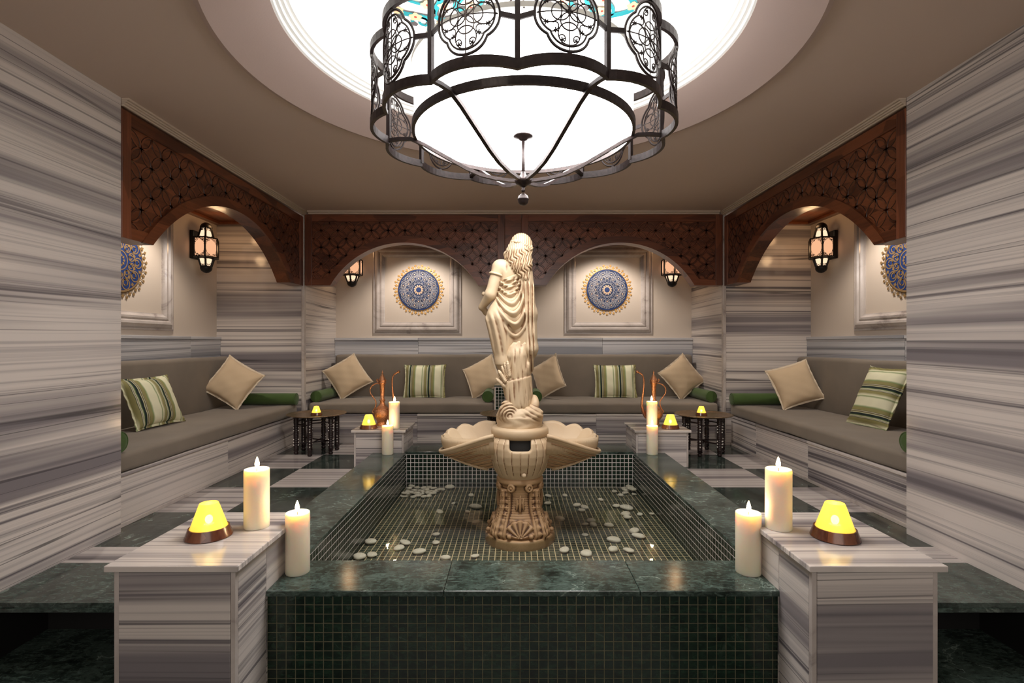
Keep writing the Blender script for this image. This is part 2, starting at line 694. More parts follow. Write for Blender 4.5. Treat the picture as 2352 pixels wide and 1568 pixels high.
# --- walls left and right: near pier, alcove wall, dado, end panel
for s, nm in ((-1, 'wall_left'), (1, 'wall_right')):
    W_ = struct(empty(nm, (0, 0, 0)))
    a, b = sorted((s * XW, s * (XW + .04)))
    box('pier_slab', a, b, -1.6, 1.984, -.265, CZ, M['marble'], W_)
    box('pier_slab', a, b, 1.9845, 2.715, -.034, CZ, M['marble'], W_)
    box('recess_side', a, b, 1.9845, 2.30, -.265, -.0345, M['dark'], W_)  # near-black, shade under the step put into the colour
    a, b = sorted((s * (XW + .04), s * 2.95))
    box('pier_return', a, b, 2.66, 2.715, 0, CZ, M['marble'], W_)
    a, b = sorted((s * 2.91, s * 2.97))
    box('plaster_wall', a, b, 2.715, YW, 1.0, 2.20, M['cream'], W_)
    a, b = sorted((s * 2.87, s * 2.97))
    # dado in slabs with visible joints
    ys = [2.715, 3.62, 4.60, YW] if s < 0 else [2.715, 3.80, YW]
    for y0, y1 in zip(ys, ys[1:]):
        box('dado_slab', a, b, y0 + .001, y1 - .001, .30, 1.030, M['dado'], W_, .002)
        aa, bb = sorted((s * 2.862, s * 2.97))
        box('dado_ledge', aa, bb, y0 + .001, y1 - .001, 1.031, 1.057, M['dado'], W_, .003)
    # end wall of the alcove, facing the camera
    a, b = sorted((s * (XW + .016), s * 2.95))
    box('end_slab', a, b, YW, YW + .04, 0, 2.164, M['marble'], W_)
    a, b = sorted((s * XW, s * (XW + .04)))
    box('return_slab', a, b, YW + .041, 6.0, 0, 2.26, M['marble'], W_)
    # narrow marble corner strip
    a, b = sorted((s * (XW - .012), s * (XW + .016)))
    box('corner_strip', a, b, YW - .012, YW + .035, 0, 2.26, M['frame_marble'], W_, .003)

WB = struct(empty('wall_back', (0, 0, 0)))
box('plaster_wall', -XW, XW, 6.0, 6.05, 1.0, 2.26, M['cream'], WB)
xs = [-XW, -1.12, 0.0, .0 + .18, 1.1, XW]
xs = [-XW, -1.10, -.03, 1.02, XW]
for x0, x1 in zip(xs, xs[1:]):
    box('dado_slab', x0 + .001, x1 - .001, 5.955, 6.0, .30, 1.030, M['dado'], WB, .002)
    box('dado_ledge', x0 + .001, x1 - .001, 5.945, 6.0, 1.031, 1.057, M['dado'], WB, .003)

# --- floor
FL = struct(empty('floor', (0, 0, 0)))
box('floor_bed', -2.9, -1.121, 2.30, 6.0, -.30, -TH, M['grout_dark'], FL)
box('floor_bed', 1.201, 2.9, 2.30, 6.0, -.30, -TH, M['grout_dark'], FL)
box('floor_bed', -1.121, 1.201, 4.441, 6.0, -.30, -TH, M['grout_dark'], FL)
box('lower_floor', -3.0, 3.0, -1.6, 2.30, -.30, -.265, M['green'], FL)


def ftile(x0, x1, y0, y1, m):
    g = .0006
    box('tile', x0 + g, x1 - g, y0 + g, y1 - g, -TH, 0, M[m], FL)


rows = [(2.538, 3.056, 0), (3.056, 3.585, 1), (3.585, 4.115, 0), (4.115, 4.634, 1), (4.634, 5.20, 0)]
for x0, x1 in ((-2.14, -1.133), (1.215, 2.14)):
    xx = -.89 if x0 < 0 else .96
    a, b = (x0, xx) if x0 < 0 else (xx, x1)
    ftile(a, b, 1.99, 2.354, 'green_floor') if False else None
ftile(-2.06, -.89, 1.99, 2.352, 'green')
ftile(.97, 2.06, 1.99, 2.352, 'green')
ftile(-2.06, -1.133, 2.354, 2.538, 'marble_floor')
ftile(1.215, 2.06, 2.354, 2.538, 'marble_floor')
for y0, y1, p in rows:
    gm = ('green_floor', 'marble_floor')
    ftile(-2.14, -1.70, y0, y1, gm[p])
    ftile(-1.70, -1.133, y0, y1, gm[1 - p])
    ftile(1.83, 2.14, y0, y1, gm[p])
    ftile(1.31, 1.83, y0, y1, gm[1 - p])
    ftile(1.215, 1.31, y0, y1, gm[p])
for x0, x1 in ((-1.133, -.55), (-.55, .05), (.05, .65), (.65, 1.215)):
    ftile(x0, x1, 4.459, 5.20, 'green_floor')
box('riser', -2.06, -.9, 2.29, 2.30, -.265, -TH - .001, M['dark'], FL)  # risers coloured black to stand for the shadow below the nosing
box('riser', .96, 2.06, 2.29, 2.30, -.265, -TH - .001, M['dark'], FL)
box('nosing', -2.06, -1.2, 1.985, 2.29, -.034, -TH, M['green'], FL)
box('nosing', 1.3, 2.06, 1.985, 2.29, -.034, -TH, M['green'], FL)

# --- ceiling with the round recess
CE = struct(empty('ceiling', (0, 0, 0)))


def ceiling_plate():
    SEG = 96
    vs, fs = [], []
    X0, X1, Y0, Y1 = -2.2, 2.2, -1.6, 5.25
    R = 1.241
    for k in range(SEG):
        a = 2 * PI * k / SEG
        c, s_ = math.cos(a), math.sin(a)
        t = 1e9
        if c > 1e-9: t = min(t, (X1 - DC[0]) / c)
        if c < -1e-9: t = min(t, (X0 - DC[0]) / c)
        if s_ > 1e-9: t = min(t, (Y1 - DC[1]) / s_)
        if s_ < -1e-9: t = min(t, (Y0 - DC[1]) / s_)
        vs.append((DC[0] + R * c, DC[1] + R * s_, CZ))
        vs.append((DC[0] + t * c, DC[1] + t * s_, CZ))
    for k in range(SEG):
        l = (k + 1) % SEG
        fs.append((2 * k, 2 * k + 1, 2 * l + 1, 2 * l))
    # corners of the rectangle
    n = len(vs)
    for cx_, cy_ in ((X0, Y0), (X1, Y0), (X1, Y1), (X0, Y1)):
        ang = math.atan2(cy_ - DC[1], cx_ - DC[0]) % (2 * PI)
        k = int(ang / (2 * PI) * SEG)
        l = (k + 1) % SEG
        vs.append((cx_, cy_, CZ))
        fs.append((2 * k + 1, len(vs) - 1, 2 * l + 1))
    return mesh('ceiling_plate', vs, fs, M['ceiling'], CE)


ceiling_plate()


def ring(name, prof, mat, parent, seg=128, smooth=True):
    vs, fs = [], []
    for r, z in prof:
        for k in range(seg):
            a = 2 * PI * k / seg
            vs.append((DC[0] + r * math.cos(a), DC[1] + r * math.sin(a), z))
    for i in range(len(prof) - 1):
        for k in range(seg):
            l = (k + 1) % seg
            fs.append((i * seg + k, i * seg + l, (i + 1) * seg + l, (i + 1) * seg + k))
    o = mesh(name, vs, fs, mat, parent, smooth)
    if smooth:
        o.data.set_sharp_from_angle(angle=math.radians(25))
    return o


ring('ceiling_ring', [(1.262, 2.285), (1.258, 2.266), (1.238, 2.262), (1.20, 2.285), (1.10, 2.333), (1.009, 2.370), (1.009, 2.376)], M['ring_paint'], CE)
ring('ceiling_molding', [(1.009, 2.372), (1.000, 2.376), (.998, 2.392), (.985, 2.394), (.983, 2.410), (.970, 2.412), (.968, 2.428),
                         (.955, 2.430), (.953, 2.446)], M['white_paint'], CE)
ring('dome', [(.953, 2.446), (.93, 2.52), (.92, 2.58), (.91, 2.585), (.80, 2.60), (.60, 2.615), (.30, 2.62), (0, 2.62)], M['white_paint'], CE)


# painted arabesque around the rose of the dome (teal scrolls, cream blossoms)
def dome_painting():
    th = .003
    z0 = 2.606

    def disc(mb, cx, cy, r, seg=10, z=z0, lob=0, ph=0):
        vs = [(cx, cy, z)]
        for k in range(seg):
            a = 2 * PI * k / seg
            rr = r * (1 + lob * math.cos(5 * a + ph))
            vs.append((cx + rr * math.cos(a), cy + rr * math.sin(a), z))
        fs = [(0, 1 + (k + 1) % seg, 1 + k) for k in range(seg)]
        mb.add(vs, fs)
    teal = MB(); grey = MB(); cream = MB(); red = MB()
    for k in range(12):
        a0 = 2 * PI * k / 12
        def P(r, a):
            return (DC[0] + r * math.cos(a0 + a), DC[1] + r * math.sin(a0 + a), z0)
        lob = [P(.60 - .055 * math.cos(2 * PI * t / 16) * -1 - .06, (t / 16 - .5) * PI / 6) for t in range(17)]
        teal.tube(lob, 0, flat=(.032, th))
        for rb_, amp, hw in ((.40, .045, .028), (.28, .040, .026), (.20, -.03, .02)):
            q = [P(rb_ + amp * math.cos(PI * (t / 14 * 2 - 1)), (t / 14 - .5) * PI / 6 * 1.05) for t in range(15)]
            teal.tube(q, 0, flat=(hw, th))
            grey.tube([(x + .012, y - .008, z + .0012) for x, y, z in q], 0, flat=(hw * .9, th * .5))
        inner = [P(.47 + .05 * math.sin(2 * PI * t / 16), (t / 16 - .5) * PI / 6) for t in range(17)]
        teal.tube(inner, 0, flat=(.016, th))
        sp = [P(.53 + .05 * math.cos(t * .55) * (1 - t / 16), .10 * math.sin(t * .55) * (1 - t / 20)) for t in range(13)]
        teal.tube(sp, 0, flat=(.014, th))
        grey.tube([(x + .010, y - .006, z + .0012) for x, y, z in lob], 0, flat=(.020, th * .5))
        for r_, a_ in ((.53, .10), (.46, -.14), (.585, .235), (.36, .12), (.25, -.1), (.43, .22)):
            x, y, _ = P(r_, a_)
            disc(cream, x, y, .030, 20, z0 - .003, .18, a_ * 9)
            disc(red, x, y, .007, 8, z0 - .0045)
        for r_, a_ in ((.50, -.05), (.57, .02), (.60, .15), (.38, -.12), (.45, .05), (.32, .2)):
            x, y, _ = P(r_, a_)
            disc(grey, x, y, .016, 5, z0 - .002, .3)
    pm = simple('teal_paint', (.0, .15, .17), .6)
    g = simple('grey_paint', (.05, .043, .043), .6)
    cm = simple('cream_blossom_paint', (.42, .28, .15), .6)
    rd = simple('red_paint', (.3, .02, .01), .6)
    root = teal.build('painted_scroll', pm, CE)
    grey.build('painted_leaf', g, CE)
    cream.build('painted_blossom', cm, CE)
    red.build('painted_flower_eye', rd, CE)


dome_painting()

# --- crown trims
def trim(name, segs, mat):
    T = struct(empty(name))
    for i, (a, b, c, d, e, f_) in enumerate(segs):
        box('trim_strip', a, b, c, d, e, f_, mat, T, .001)
    return T


for s, nm in ((-1, 'trim_1'), (1, 'trim_2')):
    segs = []
    for i, (dx, z0, z1) in enumerate(((.040, 2.274, 2.285), (.030, 2.264, 2.273), (.022, 2.254, 2.263), (.013, 2.244, 2.253))):
        a, b = sorted((s * (XW - dx), s * (XW - .001)))
        segs.append((a, b, 2.716, YW - .001, z0, z1))
    trim(nm, segs, M['crown'])
trim('trim_3', [(-XW + .056, XW - .056, YW - .05, YW - .001, 2.270, 2.285), (-XW + .056, XW - .056, YW - .030, YW - .001, 2.256, 2.269)], M['crown'])


# ------------------------------------------------------------------ carved wooden arch screens
def arch_screen(name, label, mp, bays, v0, v1, u_range, woodm, extra=None, group=None):
    """mp(u,v,d): d>0 towards the room.  bays: (u0,u1,uc,half,rise)"""
    root = empty(name)
    tag(root, label, 'arch', group)
    ST = .068
    TK = .125
    for (u0, u1, uc, hw, rise) in bays:
        R = (hw * hw + rise * rise) / (2 * rise)
        vc = v0 + rise - R

        def low(u):
            if abs(u - uc) >= hw:
                return v0
            return vc + math.sqrt(R * R - (u - uc) ** 2)
        # board (recessed face)
        us = sorted(set([u0, u1, uc - hw, uc + hw] + [uc + hw * math.sin(t * PI / 96) for t in range(-47, 48)]))
        mb = MB()
        vs, fs = [], []
        for u in us:
            l = low(u)
            vs += [mp(u, l, -.010), mp(u, v1, -.010), mp(u, v1, -TK), mp(u, l, -TK)]
        for i in range(len(us) - 1):
            for k in range(4):
                l = (k + 1) % 4
                fs.append((4 * i + k, 4 * i + l, 4 * i + 4 + l, 4 * i + 4 + k))
        fs.append((0, 1, 2, 3))
        n = 4 * (len(us) - 1)
        fs.append((n, n + 3, n + 2, n + 1))
        mb.add(vs, fs)
        mb.build('carved_board', woodm, root, auto=True)
        # stiles and rails
        for a, b in ((u0, u0 + ST), (u1 - ST, u1)):
            MB().box(a, b, v0, v1, -.012, .004, lambda p: mp(p[0], p[1], p[2])).build('stile', M['wood_z'], root, bevel=.0025)
        MB().box(u0 + ST, u1 - ST, v1 - ST, v1, -.012, .002, lambda p: mp(*p)).build('top_rail', woodm, root, bevel=.0025)
        BR = .062
        for a, b in ((u0 + ST, uc - hw), (uc + hw, u1 - ST)):
            if b - a > .01:
                MB().box(a, b, v0, v0 + BR, -.012, .002, lambda p: mp(*p)).build('bottom_rail', woodm, root, bevel=.002)
        # arch band
        BW = .066
        a_in = math.asin((v0 - vc) / R)
        a_out = math.asin((v0 - vc) / (R + BW))
        mb = MB()
        NS = 48
        vs, fs = [], []
        for i in range(NS + 1):
            t = i / NS
            ai = a_in + (PI - 2 * a_in) * t
            ao = a_out + (PI - 2 * a_out) * t
            pi_ = (uc + R * math.cos(ai), vc + R * math.sin(ai))
            po = (uc + (R + BW) * math.cos(ao), vc + (R + BW) * math.sin(ao))
            po = (min(max(po[0], u0 + .01), u1 - .01), po[1])
            vs += [mp(pi_[0], pi_[1], .006), mp(po[0], po[1], .006), mp(po[0], po[1], -.012), mp(pi_[0], pi_[1], -.012)]
        for i in range(NS):
            for k in range(4):
                l = (k + 1) % 4
                fs.append((4 * i + k, 4 * i + l, 4 * i + 4 + l, 4 * i + 4 + k))
        fs += [(0, 1, 2, 3), (4 * NS, 4 * NS + 3, 4 * NS + 2, 4 * NS + 1)]
        mb.add(vs, fs)
        mb.build('arch_band', woodm, root, auto=True)
        # interlaced circles
        r = .0845
        ax, bx, tz, bz = u0 + ST + .004, u1 - ST - .004, v1 - ST - .004, v0 + BR + .002

        def ok(u, v):
            if not (ax < u < bx and bz < v < tz):
                return False
            return math.hypot(u - uc, v - vc) > R + BW + .002 or v < vc
        flatm, sidem = MB(), MB()
        nx = int((bx - ax) / r) + 3
        ntot = round((bx - ax) / (2 * r))
        rr = (bx - ax) / (2 * ntot)
        r = rr
        NSEG = 40
        for i in range(-1, 2 * ntot + 2):
            for j in range(-1, 12):
                if (i + j) % 2 == 0:
                    continue
                cu, cv = ax + i * r, tz - r * (j + 1) + r
                cv = tz - j * r - 0
                for k in range(NSEG):
                    a0, a1 = 2 * PI * k / NSEG, 2 * PI * (k + 1) / NSEG
                    am = (a0 + a1) / 2
                    if not ok(cu + r * math.cos(am), cv + r * math.sin(am)):
                        continue
                    q = []
                    for ang in (a0, a1):
                        c, s_ = math.cos(ang), math.sin(ang)
                        q.append([mp(cu + ra * c, cv + ra * s_, dd) for ra, dd in
                                  ((r - .0080, -.0102), (r - .0048, -.0070), (r + .0048, -.0070), (r + .0080, -.0102))])
                    flatm.add([q[0][1], q[0][2], q[1][2], q[1][1]], [(0, 1, 2, 3)])
                    sidem.add([q[0][0], q[0][1], q[1][1], q[1][0]], [(0, 1, 2, 3)])
                    sidem.add([q[0][2], q[0][3], q[1][3], q[1][2]], [(0, 1, 2, 3)])
        flatm.build('interlaced_carving', woodm, root)
        sidem.build('carved_groove', M['groove'], root)
    if extra:
        extra(root)
    return root


def back_extra(root):
    box('centre_board', -.086, .072, YW, YW + .12, 1.563, 2.256, M['wood'], root, .002)


arch_screen('arch_screen', 'long carved walnut screen with two arches above the back bench', lambda u, v, d: (u, YW - d, v),
            [(-2.045, -.088, -1.072, .7225, .417), (.074, 2.045, 1.045, .7235, .417)], 1.563, 2.256, None, M['wood'], back_extra,
            'carved walnut arch screens')
arch_screen('arch_screen', 'carved walnut screen with one arch over the left bench', lambda u, v, d: (-XW + d, u, v),
            [(2.717, YW - .013, 3.862, .911, .422)], 1.556, 2.232, None, M['wood_y'], None, 'carved walnut arch screens')
arch_screen('arch_screen', 'carved walnut screen with one arch over the right bench', lambda u, v, d: (XW - d, u, v),
            [(2.717, YW - .013, 3.862, .911, .422)], 1.556, 2.232, None, M['wood_y'], None, 'carved walnut arch screens')

# wooden soffits of the alcoves
for s, lab in ((-1, 'left'), (1, 'right')):
    a, b = sorted((s * 2.186, s * 2.91))
    o = empty('alcove_soffit')
    tag(o, 'dark walnut soffit boarding above the %s bench alcove' % lab, 'soffit', 'walnut alcove soffits')
    box('soffit_board', a, b, 2.716, YW - .001, 2.175, 2.20, M['wood_y'], o)
    for x0, x1, y0, y1 in ((a, a + .06, 2.716, YW - .001), (b - .06, b, 2.716, YW - .001), (a + .06, b - .06, YW - .061, YW - .001), (a + .06, b - .06, 2.716, 2.776)):
        box('soffit_rail', x0, x1, y0, y1, 2.150, 2.175, M['wood_y'], o, .002)
o = empty('alcove_soffit')
tag(o, 'dark walnut soffit boarding above the back bench alcove', 'soffit', 'walnut alcove soffits')
box('soffit_board', -XW + .001, XW - .001, YW + .126, 5.999, 2.20, 2.25, M['wood'], o)
box('soffit_rail', -XW + .001, XW - .001, 5.94, 5.999, 2.175, 2.20, M['wood'], o, .002)


# ------------------------------------------------------------------ marble frames with medallions
def wall_frame(mp, uc, vc, label, sy=1.0):
    root = empty('wall_frame')
    tag(root, label, 'frame', 'grey marble picture mouldings')
    # profile across the moulding from outer edge to inner edge (t, depth)
    prof = [(0, .0), (0, .012), (.012, .016), (.020, .010), (.030, .024), (.050, .036), (.068, .034), (.080, .022), (.092, .030),
            (.108, .030), (.120, .018), (.128, .012), (.136, .010), (.136, 0)]
    H = .51
    for side in range(4):
        vs, fs = [], []
        for (t, d) in prof:
            e = H - t
            for end in (-1, 1):
                u, v = end * e, e
                for _ in range(side):
                    u, v = -v, u
                vs.append(mp(uc + u, vc + v, d))
        for i in range(len(prof) - 1):
            fs.append((2 * i, 2 * i + 1, 2 * i + 3, 2 * i + 2))
        o = mesh('moulding', vs, fs, M['frame_marble'], root)
    return root


def fl(mb, pts, w_, mp, d, closed=False):
    """flat ribbon in the wall plane"""
    P = [Vector((p[0], p[1], 0)) for p in pts]
    n = len(P)
    vs = []
    for i in range(n):
        t = (P[(i + 1) % n] - P[i - 1]) if closed else (P[min(i + 1, n - 1)] - P[max(i - 1, 0)])
        if t.length < 1e-9:
            t = Vector((1, 0, 0))
        t.normalize()
        nn = Vector((-t.y, t.x, 0)) * (w_ / 2)
        for q in (P[i] + nn, P[i] - nn):
            vs.append(mp(q.x, q.y, d))
    fs = []
    for i in range(n if closed else n - 1):
        j = (i + 1) % n
        fs.append((2 * i, 2 * i + 1, 2 * j + 1, 2 * j))
    mb.add(vs, fs)


def fdisc(mb, cu, cv, r, mp, d, seg=16, star=0, ph=0, d0=None):
    vs = [mp(cu, cv, d)]
    for k in range(seg):
        a = 2 * PI * k / seg + ph
        rr = r * ((1 - star) if (k % 2 and star) else 1)
        vs.append(mp(cu + rr * math.cos(a), cv + rr * math.sin(a), d))
    fs = [(0, 1 + k, 1 + (k + 1) % seg) for k in range(seg)]
    if d0 is not None:
        n = len(vs)
        for k in range(seg):
            a = 2 * PI * k / seg + ph
            rr = r * ((1 - star) if (k % 2 and star) else 1)
            vs.append(mp(cu + rr * math.cos(a), cv + rr * math.sin(a), d0))
        fs += [(1 + k, n + k, n + (k + 1) % seg, 1 + (k + 1) % seg) for k in range(seg)]
    mb.add(vs, fs)


def crown(mb, uc, vc, R, mp, n=23):
    for k in range(2 * n):
        a = 2 * PI * (k + .5) / (2 * n)
        big = k % 2
        c, s_ = math.cos(a), math.sin(a)
        L = .034 if big else .052
        fl(mb, [(uc + (R - .006) * c, vc + (R - .006) * s_), (uc + (R + L - .014) * c, vc + (R + L - .014) * s_)], .006, mp, .006)
        fdisc(mb, uc + (R + L - .008) * c, vc + (R + L - .008) * s_,   .0205 if big else .0165, mp, .007, 8, .45, a)
        # little swags joining the finials
        a2 = 2 * PI * (k + 1.5) / (2 * n)
        fl(mb, [(uc + (R + .004) * math.cos(a + (a2 - a) * t / 6), vc + (R + .004) * math.sin(a + (a2 - a) * t / 6)) for t in range(7)], .008, mp, .0065)


def star_medallion(mp, uc, vc, label, grp):
    root = empty('wall_medallion')
    tag(root, label, 'medallion', grp)
    R = .238
    mb = MB(); fdisc(mb, uc, vc, R, mp, .012, 72, d0=0.0); mb.build('blue_disc', M['navy'], root)
    mb = MB(); crown(mb, uc, vc, R, mp); mb.build('gilded_border', M['gold'], root)
    wh, cr, bl = MB(), MB(), MB()
    d = .0135

    def P(r, a):
        return (uc + R * r * math.cos(a), vc + R * r * math.sin(a))
    W_ = .0034
    S = PI / 12
    for k in range(12):
        a0 = 2 * PI * k / 12 + PI / 12 * 0
        # chevron borders of each rim sector (two per 30 degrees)
        for sg in (-1, 1):
            am = a0 + sg * S
            fl(wh, [P(.66, a0 + sg * .30 * S * .4), P(.93, a0 + sg * .045), P(.92, a0 + sg * .45 * S), P(.84, a0 + sg * .60 * S), P(.90, a0 + sg * .80 * S), P(.86, a0 + sg * S)], W_, mp, d)
            fl(wh, [P(.80, a0 + sg * .16), P(.86, a0 + sg * .10), P(.72, a0 + sg * .07)], W_ * .9, mp, d)
            fl(wh, [P(.72, a0 + sg * .07), P(.62, a0 + sg * .2), P(.70, a0 + sg * .26)], W_ * .9, mp, d)
        # stars
        for rs, of, sz in ((.77, S, .105), (.56, 0, .098)):
            cu, cv = P(rs, a0 + of)
            pts = []
            for q in range(16):
                aa = 2 * PI * q / 16 + a0 + of
                q_r = R * sz * (1.0 if q % 2 == 0 else .70)
                pts.append((cu + q_r * math.cos(aa), cv + q_r * math.sin(aa)))
            fl(wh, pts, W_ * .85, mp, d, True)
            fdisc(cr, cu, cv, .0085, mp, d + .0002, 12)
        # small rings between
        for rs, of in ((.66, S * .5), (.66, -S * .5), (.44, S)):
            cu, cv = P(rs, a0 + of)
            fl(wh, [(cu + .0120 * math.cos(2 * PI * q / 6 + a0), cv + .0120 * math.sin(2 * PI * q / 6 + a0)) for q in range(6)], W_ * .8, mp, d, True)
        # zigzag round the centre
        fl(wh, [P(.30, a0), P(.345, a0 + S * .5), P(.30, a0 + S), P(.345, a0 + S * 1.5), P(.30, a0 + 2 * S)], W_, mp, d)
        fl(wh, [P(.345, a0 + S * .5), P(.40, a0), P(.345, a0 - S * .5)], W_, mp, d)
        fl(wh, [P(.48, a0 + S), P(.55, a0 + S * .6), P(.66, a0 + S)], W_ * .8, mp, d)
        fdisc(cr, *P(.205, a0 + S), .011, mp, d + .0002, 8, .4, a0)
    fl(cr, [P(.15, 2 * PI * q / 36) for q in range(36)], .009, mp, d, True)
    fl(bl, [P(.968, 2 * PI * q / 72) for q in range(72)], .010, mp, d, True)
    fdisc(bl, uc, vc, R * .115, mp, d + .001, 24)
    wh.build('white_interlace', M['white_en'], root)
    cr.build('cream_star_centre', simple('cream_enamel', (.62, .44, .30), .5), root)
    bl.build('blue_boss', M['blue'], root)
    return root


def scroll_medallion(mp, uc, vc, label, grp):
    root = empty('wall_medallion')
    tag(root, label, 'medallion', grp)
    R = .238
    mb = MB(); fdisc(mb, uc, vc, R, mp, .012, 72, d0=0.0); mb.build('blue_disc', M['blue'], root)
    mb = MB(); crown(mb, uc, vc, R, mp); mb.build('gilded_border', M['antique'], root)
    g = MB()
    fl(g, [(uc + R * .97 * math.cos(2 * PI * q / 72), vc + R * .97 * math.sin(2 * PI * q / 72)) for q in range(72)], .012, mp, .0135, True)
    fl(g, [(uc + R * .30 * math.cos(2 * PI * q / 36), vc + R * .30 * math.sin(2 * PI * q / 36)) for q in range(36)], .008, mp, .0135, True)
    for k in range(10):
        a0 = 2 * PI * k / 10
        for sg in (-1, 1):
            for rs, of, sz in ((.74, .0, .20), (.48, .31, .15)):
                cu, cv = uc + R * rs * math.cos(a0 + of), vc + R * rs * math.sin(a0 + of)
                pts = []
                for t in range(22):
                    th = t * .32
                    q_r = R * sz * (1 - t / 26)
                    pts.append((cu + q_r * math.cos(a0 + sg * th), cv + q_r * math.sin(a0 + sg * th)))
                fl(g, pts, .0085, mp, .0135)
        fdisc(g, uc + R * .62 * math.cos(a0 + .31), vc + R * .62 * math.sin(a0 + .31), .017, mp, .0136, 8, .4, a0)
        fdisc(g, uc + R * .88 * math.cos(a0 + .31), vc + R * .88 * math.sin(a0 + .31), .018, mp, .0136, 8, .4, a0)
        fdisc(g, uc + R * .16 * math.cos(a0), vc + R * .16 * math.sin(a0), .013, mp, .0136, 8, .4, a0)
    g.build('gold_scrollwork', M['antique'], root)
    return root


back_mp = lambda u, v, d: (u, 6.0 - d, v)
left_mp = lambda u, v, d: (-2.91 + d, u, v)
right_mp = lambda u, v, d: (2.91 - d, u, v)
wall_frame(back_mp, -1.118, 1.612, 'square grey marble moulding on the back wall, left of the statue')
wall_frame(back_mp, 1.097, 1.612, 'square grey marble moulding on the back wall, right of the statue')
wall_frame(left_mp, 3.90, 1.612, 'square grey marble moulding on the left alcove wall')
wall_frame(right_mp, 3.90, 1.612, 'square grey marble moulding on the right alcove wall')
gm = 'round wall medallions'
star_medallion(back_mp, -1.100, 1.612, 'blue and white star-pattern medallion on the back wall, left of the statue', gm)
star_medallion(back_mp, 1.080, 1.612, 'blue and white star-pattern medallion on the back wall, right of the statue', gm)
scroll_medallion(left_mp, 3.81, 1.612, 'blue and gold scrollwork medallion on the left alcove wall', gm)
scroll_medallion(right_mp, 3.81, 1.612, 'blue and gold scrollwork medallion on the right alcove wall', gm)


# ------------------------------------------------------------------ wall lanterns
def sconce(loc, rz, label):
    """front faces towards local -Y; wall at local +Y .10"""
    root = empty('wall_lantern', loc, rz)
    root.scale = (1.10, 1.0, 1.06)
    tag(root, label, 'wall lamp', 'amber wall lanterns')

    def hexpt(r, k, z, ph=PI / 6):
        a = PI / 3 * k + ph
        return (r * math.cos(a), r * math.sin(a) * .92, z)
    specs = [('lower_glass', .046, .070, -.165, -.095, 'low', M['sconce_top']),
             ('middle_glass', .108, .108, -.088, .072, 'mid', M['sconce_glass']),
             ('upper_glass', .070, .044, .080, .165, 'up', M['sconce_top'])]
    ir = MB()
    fil = MB()
    for nm, r0, r1, z0, z1, kind, gm_ in specs:
        g = MB()
        vs = [hexpt(r0 * .97, k, z0) for k in range(6)] + [hexpt(r1 * .97, k, z1) for k in range(6)]
        g.add(vs, [(k, (k + 1) % 6, 6 + (k + 1) % 6, 6 + k) for k in range(6)])
        g.build(nm, gm_, root)
        for k in range(6):
            ir.tube([hexpt(r0, k, z0), hexpt(r1, k, z1)], .0085, 6)
            for r_, z_ in ((r0, z0), (r1, z1)):
                ir.tube([hexpt(r_, k, z_), hexpt(r_, k + 1, z_)], 0, flat=(.010, .010))
            # pierced spandrels leaving a lobed oval of glass
            A, B = Vector(hexpt(r0 * 1.0, k, z0)), Vector(hexpt(r0 * 1.0, k + 1, z0))
            C, D = Vector(hexpt(r1 * 1.0, k, z1)), Vector(hexpt(r1 * 1.0, k + 1, z1))

            def Q(u, v):
                return (A.lerp(B, u)).lerp(C.lerp(D, u), v)
            NS = 48
            outer, inner = [], []
            for i in range(NS):
                a = 2 * PI * i / NS
                c, s_ = math.cos(a), math.sin(a)
                m = max(abs(c), abs(s_))
                outer.append((.5 + .5 * c / m, .5 + .5 * s_ / m))
                lo = 1 + .05 * abs(math.cos(4 * a)) + (.10 if abs(abs(s_) - 1) < .02 else 0)
                if kind == 'mid':
                    inner.append((.5 + .42 * c * lo, .5 + .37 * s_ * lo))
                elif kind == 'up':
                    inner.append((.5 + .44 * c, max(.02, .38 + .33 * s_) if s_ > 0 else .5 + .48 * s_))
                else:
                    inner.append((.5 + .44 * c, min(.98, .62 + .33 * s_) if s_ < 0 else .5 + .48 * s_))
            vs = [Q(*p) for p in outer] + [Q(*p) for p in inner]
            fil.add(vs, [(i, (i + 1) % NS, NS + (i + 1) % NS, NS + i) for i in range(NS)])
    for r0, z0, z1 in ((.111, -.092, -.086), (.111, .070, .078)):
        vs = [hexpt(r0, k, z0) for k in range(6)] + [hexpt(r0, k, z1) for k in range(6)]
        ir.add(vs, [(k, (k + 1) % 6, 6 + (k + 1) % 6, 6 + k) for k in range(6)] + [tuple(range(6)), tuple(range(6, 12))[::-1]])
    ir.tube([(0, .0, .02), (0, .115, .02)], .014, 8)
    ir.build('iron_frame', M['black'], root)
    fil.build('pierced_panel', M['filigree'], root)
    cap = [(.044, .160), (.050, .168), (.045, .185), (.034, .200), (.018, .210), (0, .214)]
    MB().lathe(cap, seg=20).build('dome_cap', M['black'], root, smooth=True)
    kn = [(0, -.220), (.022, -.214), (.040, -.200), (.048, -.182), (.048, -.166), (.046, -.162)]
    MB().lathe(kn, seg=20).build('bottom_bowl', M['black'], root, smooth=True)
    MB().box(-.05, .05, .085, .118, -.10, .14).build('wall_plate', M['black'], root, bevel=.004)
    light_child('lantern_light', root, (0, -.13, -.01), .9, (1, .62, .32), .05)
    light_child('lantern_light', root, (0, -.085, .19), .55, (1, .58, .28), .04)
    return root


sconce((-2.792, 4.70, 1.865), -PI / 2 * -1, 'amber wall lantern in the left alcove beside the striped end wall')
sconce((2.792, 4.70, 1.865), -PI / 2, 'amber wall lantern in the right alcove beside the striped end wall')
sconce((-1.84, 5.885, 1.865), 0, 'amber wall lantern on the back wall, half hidden behind the left arch')
sconce((1.80, 5.885, 1.865), 0, 'amber wall lantern on the back wall, half hidden behind the right arch')
